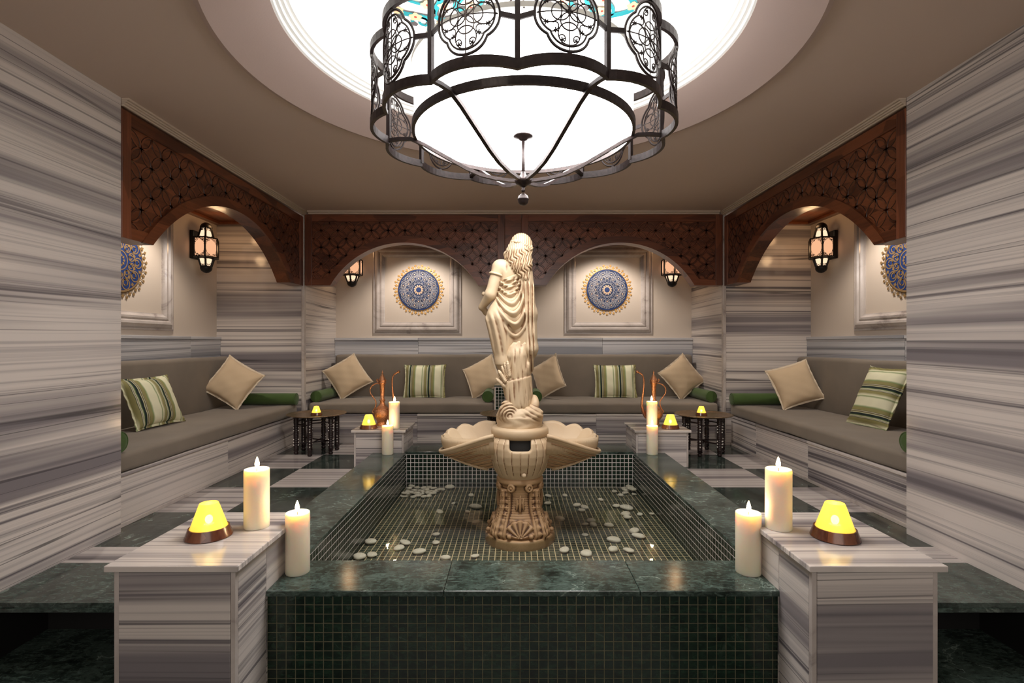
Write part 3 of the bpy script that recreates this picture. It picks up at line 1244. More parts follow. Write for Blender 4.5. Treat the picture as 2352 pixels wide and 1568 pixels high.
# ------------------------------------------------------------------ benches
for s, lab in ((-1, 'left'), (1, 'right')):
    o = empty('bench_base')
    tag(o, 'low striped marble bench base along the %s alcove' % lab, 'bench', 'striped marble bench bases')
    ys = [2.717, 3.86, YW - .001] if s < 0 else [2.717, 3.75, 4.55, YW - .001]
    for y0, y1 in zip(ys, ys[1:]):
        a, b = sorted((s * 2.13, s * 2.155))
        box('front_slab', a, b, y0 + .0008, y1 - .0008, 0.0, .272, M['marble'], o, .0015)
        a, b = sorted((s * 2.120, s * 2.86))
        box('ledge_slab', a, b, y0 + .0008, y1 - .0008, .273, .293, M['marble'], o, .003)
    a, b = sorted((s * 2.118, s * 2.129))
    box('skirting', a, b, 2.717, YW - .001, 0, .022, M['frame_marble'], o, .002)
o = empty('bench_base')
tag(o, 'low striped marble bench base along the back wall', 'bench', 'striped marble bench bases')
box('ledge_slab', -.198, .158, 5.44, 5.90, .273, .293, M['marble'], o, .003)
xs = [-2.018, -1.05, -.18]
for x0, x1 in ((-2.018, -.96), (-.96, -.20), (.16, .82), (.82, 2.018)):
    box('front_slab', x0 + .0008, x1 - .0008, 5.15, 5.175, 0, .272, M['marble'], o, .0015)
    box('ledge_slab', x0 + .0008, x1 - .0008, 5.14, 5.90, .273, .293, M['marble'], o, .003)


def soft_box(name, x0, x1, y0, y1, z0, z1, r, mat, nx=24, ny=10, crown_=.006, parent=None, wr=.0025, seed=0):
    """upholstered slab with rounded, slightly uneven edges"""
    bm = bmesh.new()
    bmesh.ops.create_cube(bm, size=1)
    for v in bm.verts:
        v.co = Vector(((x0 + x1) / 2 + v.co.x * (x1 - x0), (y0 + y1) / 2 + v.co.y * (y1 - y0), (z0 + z1) / 2 + v.co.z * (z1 - z0)))
    bmesh.ops.bevel(bm, geom=bm.edges[:], offset=r, segments=4, affect='EDGES', profile=.5)
    for ax, n in ((0, nx), (1, ny)):
        lo, hi = ((x0, x1), (y0, y1))[ax]
        for i in range(1, n):
            c = lo + (hi - lo) * i / n
            no = (1, 0, 0) if ax == 0 else (0, 1, 0)
            bmesh.ops.bisect_plane(bm, geom=bm.verts[:] + bm.edges[:] + bm.faces[:], plane_co=(c, c, c), plane_no=no)
    bm.normal_update()
    rnd = random.Random(seed)
    ph = [rnd.random() * 6 for _ in range(6)]
    for v in bm.verts:
        x, y, z = v.co
        k = math.sin(x * 9 + ph[0]) * math.sin(y * 7 + ph[1]) + .5 * math.sin(x * 23 + ph[2] + y * 11) + .4 * math.sin(y * 31 + ph[3] + z * 20)
        v.co += v.normal * k * wr
        if v.co.z > (z0 + z1) / 2:
            u = (x - x0) / (x1 - x0) * 2 - 1
            w_ = (y - y0) / (y1 - y0) * 2 - 1
            v.co.z += crown_ * (1 - u * u) * (1 - w_ * w_)
    me = bpy.data.meshes.new(name)
    bm.to_mesh(me)
    bm.free()
    return link(name, me, mat, parent, True)


g1, g2 = 'taupe bench seat cushions', 'taupe bench back cushions'
o = soft_box('seat_cushion', -2.745, -2.108, 2.735, YW - .02, .2965, .4015, .028, M['fabric'], 12, 30, seed=1)
tag(o, 'long taupe seat cushion on the left alcove bench', 'cushion', g1)
o = soft_box('seat_cushion', 2.108, 2.745, 2.735, YW - .02, .2965, .4015, .028, M['fabric'], 12, 30, seed=2)
tag(o, 'long taupe seat cushion on the right alcove bench', 'cushion', g1)
o = soft_box('seat_cushion', -2.035, -.20, 5.130, 5.80, .2965, .4015, .028, M['fabric'], 30, 12, seed=3)
tag(o, 'taupe seat cushion on the back bench, left of the statue', 'cushion', g1)
o = soft_box('seat_cushion', .165, 2.035, 5.130, 5.80, .2965, .4015, .028, M['fabric'], 30, 12, seed=4)
tag(o, 'taupe seat cushion on the back bench, right of the statue', 'cushion', g1)
o = soft_box('back_cushion', -2.862, -2.750, 2.735, YW - .02, .296, .868, .035, M['fabric'], 4, 30, 0, seed=5)
tag(o, 'long taupe back cushion against the left alcove wall', 'cushion', g2)
o = soft_box('back_cushion', 2.750, 2.862, 2.735, YW - .02, .296, .868, .035, M['fabric'], 4, 30, 0, seed=6)
tag(o, 'long taupe back cushion against the right alcove wall', 'cushion', g2)
o = soft_box('back_cushion', -2.010, -.012, 5.805, 5.945, .297, .868, .035, M['fabric'], 30, 4, 0, seed=7)
tag(o, 'taupe back cushion on the back bench, left of the statue', 'cushion', g2)
o = soft_box('back_cushion', -.008, 2.010, 5.805, 5.945, .297, .868, .035, M['fabric'], 30, 4, 0, seed=8)
tag(o, 'taupe back cushion on the back bench, right of the statue', 'cushion', g2)

# mosaic block between the two halves of the back bench
o = empty('mosaic_block', (0, 0, 0))
tag(o, 'dark mosaic block between the two halves of the back bench', 'pedestal')
box('block_core', -.185, .150, 5.112, 5.42, 0, .566, M['grout'], o)
mb = MB()
p = .031
for i in range(10):
    for j in range(18):
        mb.box(-.180 + i * p + .002, -.180 + (i + 1) * p - .002, 5.109, 5.1125, j * p + .004, (j + 1) * p, None)
tag(mb.build('mosaic_tiles', M['green_tile'], o), kind='stuff')
box('edge_strip', -.194, -.1855, 5.108, 5.14, 0, .576, M['crown'], o)
box('top_slab', -.194, .155, 5.105, 5.43, .567, .580, M['green'], o, .002)


# ------------------------------------------------------------------ scatter cushions
def pillow(name, w_, h, t, mat, pose, label, grp, cat='cushion', flange=.016, seed=0, piping=True):
    x, y, z, yaw, lean, roll = pose
    n = 26
    rnd = random.Random(seed)
    ph = [rnd.random() * 6 for _ in range(4)]
    vs, fs = [], []

    def pt(u, v, side):
        pin = .095
        px = u * w_ / 2 * (1 - pin * (1 - abs(v) ** 2.2) * abs(u) ** 3)
        py = v * h / 2 * (1 - pin * (1 - abs(u) ** 2.2) * abs(v) ** 3)
        pr = max(0, (1 - abs(u) ** 2.6)) * max(0, (1 - abs(v) ** 2.6))
        pz = side * t / 2 * pr ** .55
        pz += side * .0035 * math.sin(9 * u + ph[0] + 5 * v) * math.sin(7 * v + ph[1]) * (1 if pr > 0 else 0)
        # radiating puckers near the seams
        pz += side * .0022 * math.sin(26 * math.atan2(v, u) + ph[2]) * (max(abs(u), abs(v)) ** 3) * (pr ** .4)
        return (px, py, pz)
    idx = {}
    for side in (1, -1):
        for i in range(n + 1):
            for j in range(n + 1):
                u = -math.cos(PI * i / n)
                v = -math.cos(PI * j / n)
                edge = i in (0, n) or j in (0, n)
                if side == -1 and edge:
                    idx[side, i, j] = idx[1, i, j]
                    continue
                idx[side, i, j] = len(vs)
                vs.append(pt(u, v, side))
        for i in range(n):
            for j in range(n):
                q = (idx[side, i, j], idx[side, i + 1, j], idx[side, i + 1, j + 1], idx[side, i, j + 1])
                fs.append(q if side == 1 else q[::-1])
    o = mesh(name, vs, fs, mat, None, True)
    # flange / piping round the seam
    bp = []
    for i in range(n): bp.append(pt(-math.cos(PI * i / n), -1, 1))
    for i in range(n): bp.append(pt(1, -math.cos(PI * i / n), 1))
    for i in range(n): bp.append(pt(math.cos(PI * i / n), 1, 1))
    for i in range(n): bp.append(pt(-1, math.cos(PI * i / n), 1))
    q = []
    for a, b in zip(bp, bp[1:] + bp[:1]):
        if (Vector(a) - Vector(b)).length > 1e-5:
            q.append(a)
    vs, fs = [], []
    for k, (px, py, pz) in enumerate(q):
        r0 = math.hypot(px, py)
        wv = .0035 * math.sin(k * 1.9 + ph[3])
        fx = px * (1 + flange / r0)
        fy = py * (1 + flange / r0)
        vs += [(px * .985, py * .985, .004), (fx, fy, .002 + wv), (fx, fy, -.002 + wv), (px * .985, py * .985, -.004)]
    m_ = len(q)
    for k in range(m_):
        l = (k + 1) % m_
        for c in range(3):
            fs.append((4 * k + c, 4 * l + c, 4 * l + c + 1, 4 * k + c + 1))
    fo = mesh('seam_flange', vs, fs, M['piping'] if piping else mat, o)
    # local x right, y up, z towards viewer -> world
    B = Matrix(((1, 0, 0), (0, 0, -1), (0, 1, 0)))
    R = Matrix.Rotation(yaw, 3, 'Z') @ Matrix.Rotation(-lean, 3, 'X') @ B @ Matrix.Rotation(roll, 3, 'Z')
    o.matrix_world = Matrix.Translation((x, y, z)) @ R.to_4x4()
    tag(o, label, cat, grp)
    return o


gb, gs = 'beige scatter cushions', 'green striped scatter cushions'
pillow('scatter_cushion', .37, .37, .13, M['beige'], (-1.80, 5.615, .635, .30, .33, .545), 'beige cushion balanced on its corner at the left end of the back bench', gb, seed=1)
pillow('scatter_cushion', .37, .37, .13, M['beige'], (-.34, 5.620, .630, -.45, .319, .511), 'beige cushion on the back bench just left of the statue', gb, seed=2)
pillow('scatter_cushion', .37, .37, .13, M['beige'], (.369, 5.590, .630, -.78, .15, .488), 'beige cushion on the back bench just right of the statue', gb, seed=3)
pillow('scatter_cushion', .37, .37, .13, M['beige'], (1.825, 5.620, .630, .117, .291, .621), 'beige cushion balanced on its corner at the right end of the back bench', gb, seed=4)
pillow('scatter_cushion', .44, .36, .13, M['stripes'], (-.972, 5.655, .580, .016, .300, .01), 'green striped cushion on the back bench, left of the statue', gs, seed=5, piping=False)
pillow('scatter_cushion', .44, .36, .13, M['stripes'], (1.108, 5.655, .580, -.10, .330, .009), 'green striped cushion on the back bench, right of the statue', gs, seed=6, piping=False)
pillow('scatter_cushion', .44, .36, .13, M['stripes'], (-2.56, 3.671, .585, 1.50, .392, .005), 'green striped cushion leaning on the left alcove back cushion', gs, seed=7, piping=False)
pillow('scatter_cushion', .37, .37, .13, M['beige'], (-2.545, 4.70, .640, .16, .356, 1.02), 'beige cushion on the left alcove bench beside the green bolster', gb, seed=8)
pillow('scatter_cushion', .37, .37, .13, M['beige'], (2.53, 4.66, .625, -.144, .35, .305), 'beige cushion on the right alcove bench beside the green bolster', gb, seed=9)
pillow('scatter_cushion', .46, .37, .13, M['stripes'], (2.60, 3.696, .610, -1.50, .44, PI / 2 + .007), 'green striped cushion turned sideways on the right alcove bench', gs, seed=10, piping=False)


def bolster(a, b, label, r=.056):
    A, B_ = Vector(a), Vector(b)
    L = (B_ - A).length
    n = 22
    prof = [(0, 0), (r * .55, .001), (r * .86, .003), (r * .97, .010), (r, .022)]
    for i in range(1, n):
        t = i / n
        prof.append((r * (1 + .012 * math.sin(t * 17)), .022 + (L - .044) * t))
    prof += [(r, L - .022), (r * .97, L - .010), (r * .86, L - .003), (r * .55, L - .001), (0, L)]
    o = MB().lathe(prof, seg=28).build('bolster', M['green_fabric'], None, smooth=True)
    for z in (.006, L - .006):
        MB().tube([(r * .965 * math.cos(2 * PI * k / 28), r * .965 * math.sin(2 * PI * k / 28), z) for k in range(28)], .0035, 6, True).build(
            'piping', M['green_fabric'], o, smooth=True)
    o.matrix_world = Matrix.Translation(A) @ (B_ - A).to_track_quat('Z', 'Y').to_matrix().to_4x4()
    tag(o, label, 'bolster', 'green bolsters')
    return o


bolster((-2.72, 4.975, .460), (-2.085, 4.975, .460), 'green bolster at the far end of the left alcove bench')
bolster((2.72, 4.975, .460), (2.09, 4.975, .460), 'green bolster at the far end of the right alcove bench')
bolster((-2.72, 2.81, .460), (-2.13, 2.81, .460), 'green bolster at the near end of the left alcove bench, mostly hidden')
bolster((2.72, 2.81, .460), (2.13, 2.81, .460), 'green bolster at the near end of the right alcove bench, mostly hidden')
bolster((-1.985, 5.19, .460), (-1.96, 5.78, .460), 'green bolster at the left end of the back bench')
bolster((1.985, 5.19, .460), (1.96, 5.78, .460), 'green bolster at the right end of the back bench')
bolster((-.262, 5.19, .460), (-.262, 5.52, .460), 'green bolster on the back bench, left of the mosaic block')
bolster((.228, 5.19, .460), (.228, 5.50, .460), 'green bolster on the back bench, right of the mosaic block')

# ------------------------------------------------------------------ pool
P = .033
PO = empty('fountain_pool', (0.045, 3.15, -.265))
tag(PO, 'rectangular green mosaic pool with a green marble coping around the statue', 'pool')


def pl(o):
    o.location = o.location - Vector(PO.location)
    o.parent = PO
    return o


IX0, IX1, IY0, IY1 = -.868, .962, 2.104, 4.190
FZ = -.168
pl(box('wall_core', -.883, .962, 1.856, IY0 - .003, -.265, .096, M['grout_dark']))
pl(box('wall_core', -1.12, IX0 - .0011, 2.12, 4.44, -.20, .096, M['grout']))
pl(box('wall_core', IX1 + .0011, 1.20, 2.12, 4.44, -.20, .096, M['grout']))
pl(box('wall_core', -1.12, 1.20, IY1 + .0011, 4.44, -.20, .096, M['grout']))
pl(box('pool_bed', -1.12, 1.20, 2.0, 4.44, -.262, FZ - .0011, M['grout_floor']))
# outer front wall: the upper nine rows as single tiles of shared mesh, the rest joined
nx = int(1.845 / P)
p_ = 1.845 / nx
tile_me = MB().box(-p_ / 2 + .0016, p_ / 2 - .0016, -.0012, .0020, -P / 2 + .0016, P / 2 - .0016).build('tile', M['green_tile'], None, bevel=.0007)
first = True
rest = MB()
rnd = random.Random(3)
count = 0
for j in range(11):
    for i in range(nx):
        cx_, cz_ = -.883 + (i + .5) * p_, .0945 - (j + .5) * P
        if count < 300 and j < 6:
            t = tile_me if first else tile_me.copy()
            if not first:
                COL.objects.link(t)
            first = False
            t.location = (cx_, 1.8555 + rnd.uniform(-.0004, .0004), cz_)
            t.rotation_euler = (rnd.uniform(-.01, .01), 0, rnd.uniform(-.01, .01))
            pl(t)
            count += 1
        else:
            rest.box(cx_ - p_ / 2 + .0016, cx_ + p_ / 2 - .0016, 1.8548, 1.8580, cz_ - P / 2 + .0016, cz_ + P / 2 - .0016)
o = pl(rest.build('lower_tiles', M['green_tile']))
tag(o, kind='stuff')
# inner tiles
inn = MB()
G = .0026
nz = 9
for j in range(nz):
    z1 = .0945 - j * P
    z0 = z1 - P + 2 * G
    if z1 < FZ: break
    n = round((IX1 - IX0) / P)
    q = (IX1 - IX0) / n
    for i in range(n):
        inn.box(IX0 + i * q + G, IX0 + (i + 1) * q - G, IY1 - .0002, IY1 + .003, z0, z1)
    n = round((IY1 - IY0) / P)
    q = (IY1 - IY0) / n
    for i in range(n):
        inn.box(IX0 - .003, IX0 + .0002, IY0 + i * q + G, IY0 + (i + 1) * q - G, z0, z1)
        inn.box(IX1 - .0002, IX1 + .003, IY0 + i * q + G, IY0 + (i + 1) * q - G, z0, z1)
o = pl(inn.build('inner_wall_tiles', M['green_tile']))
tag(o, kind='stuff')
flr = MB()
n = round((IX1 - IX0) / P); q = (IX1 - IX0) / n
m_ = round((IY1 - IY0) / P); q2 = (IY1 - IY0) / m_
for i in range(n):
    for j in range(m_):
        flr.box(IX0 + i * q + G, IX0 + (i + 1) * q - G, IY0 + j * q2 + G, IY0 + (j + 1) * q2 - G, FZ - .004, FZ)
o = pl(flr.build('pool_floor_tiles', M['pool_tile']))
tag(o, kind='stuff')
CT = .117
for nm, x0, x1, y0, y1 in (('f', -.882, -.25, 1.842, IY0), ('f', -.249, .45, 1.842, IY0), ('f', .451, .962, 1.842, IY0),
                           ('l', -1.133, IX0, 2.142, 3.10), ('l', -1.133, IX0, 3.101, 4.159),
                           ('r', IX1, 1.215, 2.142, 3.30), ('r', IX1, 1.215, 3.301, 4.159),
                           ('b', IX0 - .012, .05, IY1, 4.458), ('b', .051, IX1 + .01, IY1, 4.458)):
    pl(box('coping_slab', x0 + .0003, x1 - .0003, y0 + .0003, y1 - .0003, CT - .0205, CT, M['green'], None, .0025))
wt = mesh('water', [(IX0, IY0, -.12), (IX1, IY0, -.12), (IX1, IY1, -.12), (IX0, IY1, -.12)], [(0, 1, 2, 3)], M['water'])
pl(wt)

# pebbles under water; positions read off as points on the pool bed
def bed(px, py, z=FZ + .008):
    Y = 1189 * (1 - z) / (py - 787)
    return ((px - 1180) * Y / 1189, Y)


A = [(445, 610, 90), (372, 712, 90), (457, 697, 75), (640, 650, 75), (685, 613, 80), (782, 678, 95), (895, 555, 58), (895, 610, 62), (957, 717, 75),
     (1165, 702, 60), (922, 400, 55), (1110, 397, 38), (1165, 372, 85), (1135, 288, 50), (1165, 470, 55), (1015, 340, 30), (990, 237, 70)]
Bp = [(290, 665, 85), (437, 690, 85), (620, 660, 85), (725, 665, 75), (622, 595, 85), (762, 537, 90), (790, 568, 80), (588, 494, 68), (467, 462, 65),
      (425, 485, 50), (480, 489, 65), (427, 558, 48), (255, 453, 85), (705, 420, 70), (712, 440, 60), (800, 417, 45), (880, 413, 40), (710, 377, 80),
      (640, 362, 55), (420, 372, 65), (403, 392, 55), (370, 357, 60), (175, 345, 60), (175, 293, 50), (288, 288, 45), (533, 318, 45), (625, 262, 45),
      (670, 287, 45)]
heapL = [(690, 240), (730, 238), (770, 235), (810, 240), (850, 235), (880, 240), (905, 250), (940, 250), (680, 258), (715, 255), (750, 255), (785, 255),
         (825, 252), (860, 258), (895, 262), (920, 262), (665, 275), (700, 272), (735, 272), (765, 275), (800, 278), (840, 272), (875, 276), (660, 295),
         (695, 292), (740, 300), (770, 290), (815, 298), (850, 292), (650, 297), (725, 290), (805, 262), (835, 264)]
heapR = [(690, 240), (720, 236), (750, 240), (705, 255), (735, 258), (765, 252), (780, 265), (700, 272), (745, 272), (775, 280), (720, 248), (790, 270)]
pm_cache = []
for k in range(6):
    rnd = random.Random(40 + k)
    bm = bmesh.new()
    bmesh.ops.create_icosphere(bm, subdivisions=3, radius=.5)
    ph = [rnd.random() * 6 for _ in range(3)]
    for v in bm.verts:
        x, y, z = v.co
        f = 1 + .10 * math.sin(3 * x * 2 + ph[0]) + .08 * math.sin(5 * y + ph[1])
        v.co = Vector((x * f, y * f * (.62 + .06 * k % .2), z * .36))
    me = bpy.data.meshes.new('pebble')
    bm.to_mesh(me); bm.free()
    me.materials.append(M['pebble'])
    me.polygons.foreach_set('use_smooth', [True] * len(me.polygons))
    pm_cache.append(me)
rnd = random.Random(5)
PLACED = []


def pebble(x, y, size, lab, grp, zoff=0):
    o = bpy.data.objects.new('pebble', rnd.choice(pm_cache))
    COL.objects.link(o)
    s_ = size
    o.scale = (s_, s_, s_ * rnd.uniform(.85, 1.1))
    z = FZ + .17 * s_ + zoff
    # rest on anything below
    for (a, b, r_, zt) in PLACED:
        if math.hypot(a - x, b - y) < (r_ + s_ / 2) * .62:
            z = max(z, zt + .15 * s_)
    z = min(z, FZ + .035)
    PLACED.append((x, y, s_ / 2, z + .14 * s_))
    o.location = (x, y, z)
    o.rotation_euler = (rnd.uniform(-.12, .12), rnd.uniform(-.12, .12), rnd.uniform(0, PI))
    tag(o, lab, 'pebble', grp)


for (a, b, wd) in A:
    x, y = bed(700 + a / 2.97, 1040 + b / 2.97)
    pebble(x, y, wd / 2.97 * y / 1189 * 1.08, 'smooth white pebble lying loose under water, left of the fountain foot', 'loose pebbles left of the fountain')
for (a, b, wd) in Bp:
    x, y = bed(1200 + a / 2.97, 1040 + b / 2.97)
    pebble(x, y, wd / 2.97 * y / 1189 * 1.08, 'smooth white pebble lying loose under water, right of the fountain foot', 'loose pebbles right of the fountain')
for a, b in heapL:
    x, y = bed(700 + a / 2.97, 1040 + b / 2.97)
    x = max(x, IX0 + .04); y = min(y, IY1 - .035)
    pebble(x, y, rnd.uniform(.045, .068), 'white pebble in the heap at the back left corner of the pool', 'pebble heap in the back left corner')
for a, b in heapR:
    x, y = bed(1200 + a / 2.97, 1040 + b / 2.97)
    x = min(x, IX1 - .04); y = min(y, IY1 - .035)
    pebble(x, y, rnd.uniform(.045, .068), 'white pebble in the heap at the back right corner of the pool', 'pebble heap in the back right corner')


# ------------------------------------------------------------------ marble pedestals at the pool corners
def pedestal(x0, x1, y0, y1, zb, inner, label):
    """inner = +1 when the pool lies on the +X side"""
    root = empty('marble_pedestal', ((x0 + x1) / 2, (y0 + y1) / 2, zb))
    tag(root, label, 'pedestal', 'striped marble pedestals at the pool corners')

    def b(name, *a, bevel=.0015, mat=None):
        o = box(name, *a, mat or M['marble'], None, bevel)
        o.location = -Vector(root.location)
        o.parent = root
    t = .02
    TZ = .280
    b('front_slab', x0 + .016, x1 - .016, y0, y0 + t, zb, TZ - .001)
    for xa, xb in ((x0, x0 + .0155), (x1 - .0155, x1)):
        b('corner_strip', xa, xb, y0 + .002, y0 + t, zb, TZ - .001, mat=M['frame_marble'])
    b('back_slab', x0 + .001, x1 - .001, y1 - t, y1, zb, TZ - .001)
    xi, xo = (x1, x0) if inner > 0 else (x0, x1)
    ym = y0 + (y1 - y0) * (.42)
    for ya, yb in ((y0 + t + .0005, ym - .0005), (ym + .0005, y1 - t - .0005)):
        a, c = sorted((xi, xi - inner * t))
        b('side_slab', a, c, ya, yb, zb, TZ - .001)
    a, c = sorted((xo, xo + inner * t))
    b('side_slab', a, c, y0 + t + .0005, y1 - t - .0005, zb, TZ - .001)
    b('core', x0 + t, x1 - t, y0 + t, y1 - t, zb, TZ - .001, mat=M['dark'], bevel=0)
    b('top_slab', x0 - .018, x1 + .018, y0 - .018, y1 + .006, TZ, .300, mat=M['marble_y'], bevel=.003)


pedestal(-1.268, -.883, 1.640, 2.135, -.265, 1, 'front left striped marble pedestal carrying a cone lamp and candle')
pedestal(.946, 1.345, 1.640, 2.135, -.265, -1, 'front right striped marble pedestal carrying a cone lamp and candle')
pedestal(-1.285, -.885, 4.160, 4.550, 0, 1, 'back left striped marble pedestal carrying a copper ewer')
pedestal(.985, 1.405, 4.160, 4.550, 0, -1, 'back right striped marble pedestal carrying a copper ewer')


# ------------------------------------------------------------------ candles
def candle(x, y, z, r, h, label, seed=0, power=1.7, tilt=0):
    root = empty('pillar_candle', (x, y, z))
    tag(root, label, 'candle', 'lit ivory pillar candles')
    root.rotation_euler = (0, tilt, seed * 1.3)
    rnd = random.Random(seed)
    prof = [(r * .965, 0), (r, .004), (r * 1.0, h * .5), (r, h - .006), (r * .975, h - .001), (r * .90, h - .001), (r * .80, h - .006),
            (r * .5, h - .010), (0, h - .011)]
    MB().lathe(prof, seg=48).build('wax_body', M['wax'], root, smooth=True)
    MB().tube([(0, 0, h - .012), (.001, 0, h - .002), (.003, .001, h + .006)], .0015, 6).build('wick', M['wick'], root, smooth=True)
    fh = .044
    fp = [(0, 0), (.0055, .005), (.0085, .013), (.0078, .021), (.0046, .033), (.0015, .041), (0, fh)]
    o = MB().lathe(fp, c=(.002, 0, h + .001), seg=16).build('flame', M['flame'], root, smooth=True)
    light_child('candle_light', root, (.002, 0, h + .020), power, (1, .66, .34), .012)
    return root


candle(-.978, 1.970, .300, .0450, .222, 'tall lit candle standing on the front left pedestal', 1)
candle(-.832, 1.993, .117, .0445, .232, 'lit candle on the coping against the front left pedestal', 2)
candle(1.000, 1.955, .300, .0465, .226, 'tall lit candle standing on the front right pedestal', 3)
candle(.903, 1.993, .117, .0465, .232, 'lit candle on the coping against the front right pedestal', 4)
candle(-.977, 4.235, .300, .0435, .218, 'lit candle standing on the back left pedestal beside the ewer', 5)
candle(-1.000, 4.105, .117, .0445, .228, 'lit candle on the coping in front of the back left pedestal', 6)
candle(1.130, 4.235, .300, .0435, .222, 'lit candle standing on the back right pedestal beside the ewer', 7)
candle(1.098, 4.105, .117, .0445, .228, 'lit candle on the coping in front of the back right pedestal', 8)


# ------------------------------------------------------------------ cone lamps
def cone_lamp(x, y, z, s, label, power=.25):
    root = empty('cone_lamp', (x, y, z))
    root.scale = (s, s, s)
    tag(root, label, 'lamp', 'yellow glass cone lamps on wooden bases')
    MB().lathe([(.074, 0), (.078, .003), (.0665, .036), (.062, .036), (.060, .030), (0, .030)], seg=40).build('wooden_base', M['base_wood'], root, smooth=True, auto=True)
    MB().lathe([(.0615, .033), (.0320, .118), (.0300, .121), (.0285, .118), (.0585, .033)], seg=40).build('glass_shade', M['lamp_glass'], root, smooth=True, auto=True)
    MB().lathe([(.019, .031), (.0195, .046), (.017, .046), (0, .043)], seg=20).build('tealight', M['wax'], root, smooth=True)
    MB().ball((0, 0, .062), (.013, .013, .016), 14, 10).build('flame', emit('tealight_glow', (1, .86, .45), 9), root, smooth=True)
    light_child('lamp_light', root, (0, 0, .098), power, (1, .70, .25), .02)
    return root


cone_lamp(-1.104, 1.875, .300, 1.0, 'yellow cone lamp on the front left pedestal')
cone_lamp(1.156, 1.863, .300, 1.03, 'yellow cone lamp on the front right pedestal')
cone_lamp(-1.187, 4.238, .300, .92, 'yellow cone lamp on the back left pedestal')
cone_lamp(1.283, 4.238, .300, .92, 'yellow cone lamp on the back right pedestal')


# ------------------------------------------------------------------ brass tray tables
def tray_table(x, y, r, rz, label):
    root = empty('tray_table', (x, y, 0), rz)
    tag(root, label, 'table', 'round brass tray tables')
    H = .345
    prof = [(0, H), (r * .80, H), (r * .84, H + .001), (r * .93, H + .010), (r * .985, H + .013), (r, H + .011), (r * .995, H + .007), (r * .93, H + .003), (r * .84, H - .006), (0, H - .006)]
    MB().lathe(prof[::-1], seg=48).build('tray', M['tray'], root, smooth=True)
    leg_prof = [(.008, 0), (.014, .004), (.016, .018), (.010, .028), (.017, .036), (.014, .05)]
    zz = .05
    while zz < H - .03:
        leg_prof += [(.0165, zz + .004), (.0165, zz + .011), (.0145, zz + .014)]
        zz += .0165
    leg_prof += [(.018, H - .022), (.020, H - .007)]
    leg_prof = [(a * 1.35, b) for a, b in leg_prof]
    RL = r * .68
    pts = []
    for k in range(6):
        a = PI / 3 * k + .25
        pts.append((RL * math.cos(a), RL * math.sin(a)))
        lg = MB().lathe(leg_prof, c=(pts[-1][0], pts[-1][1], 0), seg=10).build('leg', M['ebony'], root, smooth=True)
        st = MB()
        for z in (.085, .11, .135, .215, .24, .265):
            for da in (0, 2 * PI / 3, -2 * PI / 3):
                st.ball((pts[-1][0] + .0222 * math.cos(a + da + .3), pts[-1][1] + .0222 * math.sin(a + da + .3), z), .0056, 8, 5)
        st.build('pearl_studs', M['pearl'], lg, smooth=True)
    for k in range(6):
        a, b = pts[k], pts[(k + 1) % 6]
        zc = .27 if k % 2 else .29
        MB().tube([(*a, zc), (*b, zc)], .0065, 6).build('crossbar', M['ebony'], root)
    for k in range(3):
        a, b = pts[k], pts[k + 3]
        MB().tube([(*a, .095 + .012 * k), (*b, .095 + .012 * k)], .0065, 6).build('crossbar', M['ebony'], root)
    return root


tray_table(-1.800, 4.735, .262, .30, 'brass tray table in the back left corner by the bench')
tray_table(1.722, 4.700, .255, .80, 'brass tray table in the back right corner by the bench')
tray_table(-.055, 4.750, .255, .10, 'brass tray table mostly hidden behind the statue')
cone_lamp(-1.792, 4.700, .345, .66, 'small yellow cone lamp on the back left tray table', .12)
cone_lamp(1.700, 4.690, .345, .66, 'small yellow cone lamp on the back right tray table', .12)


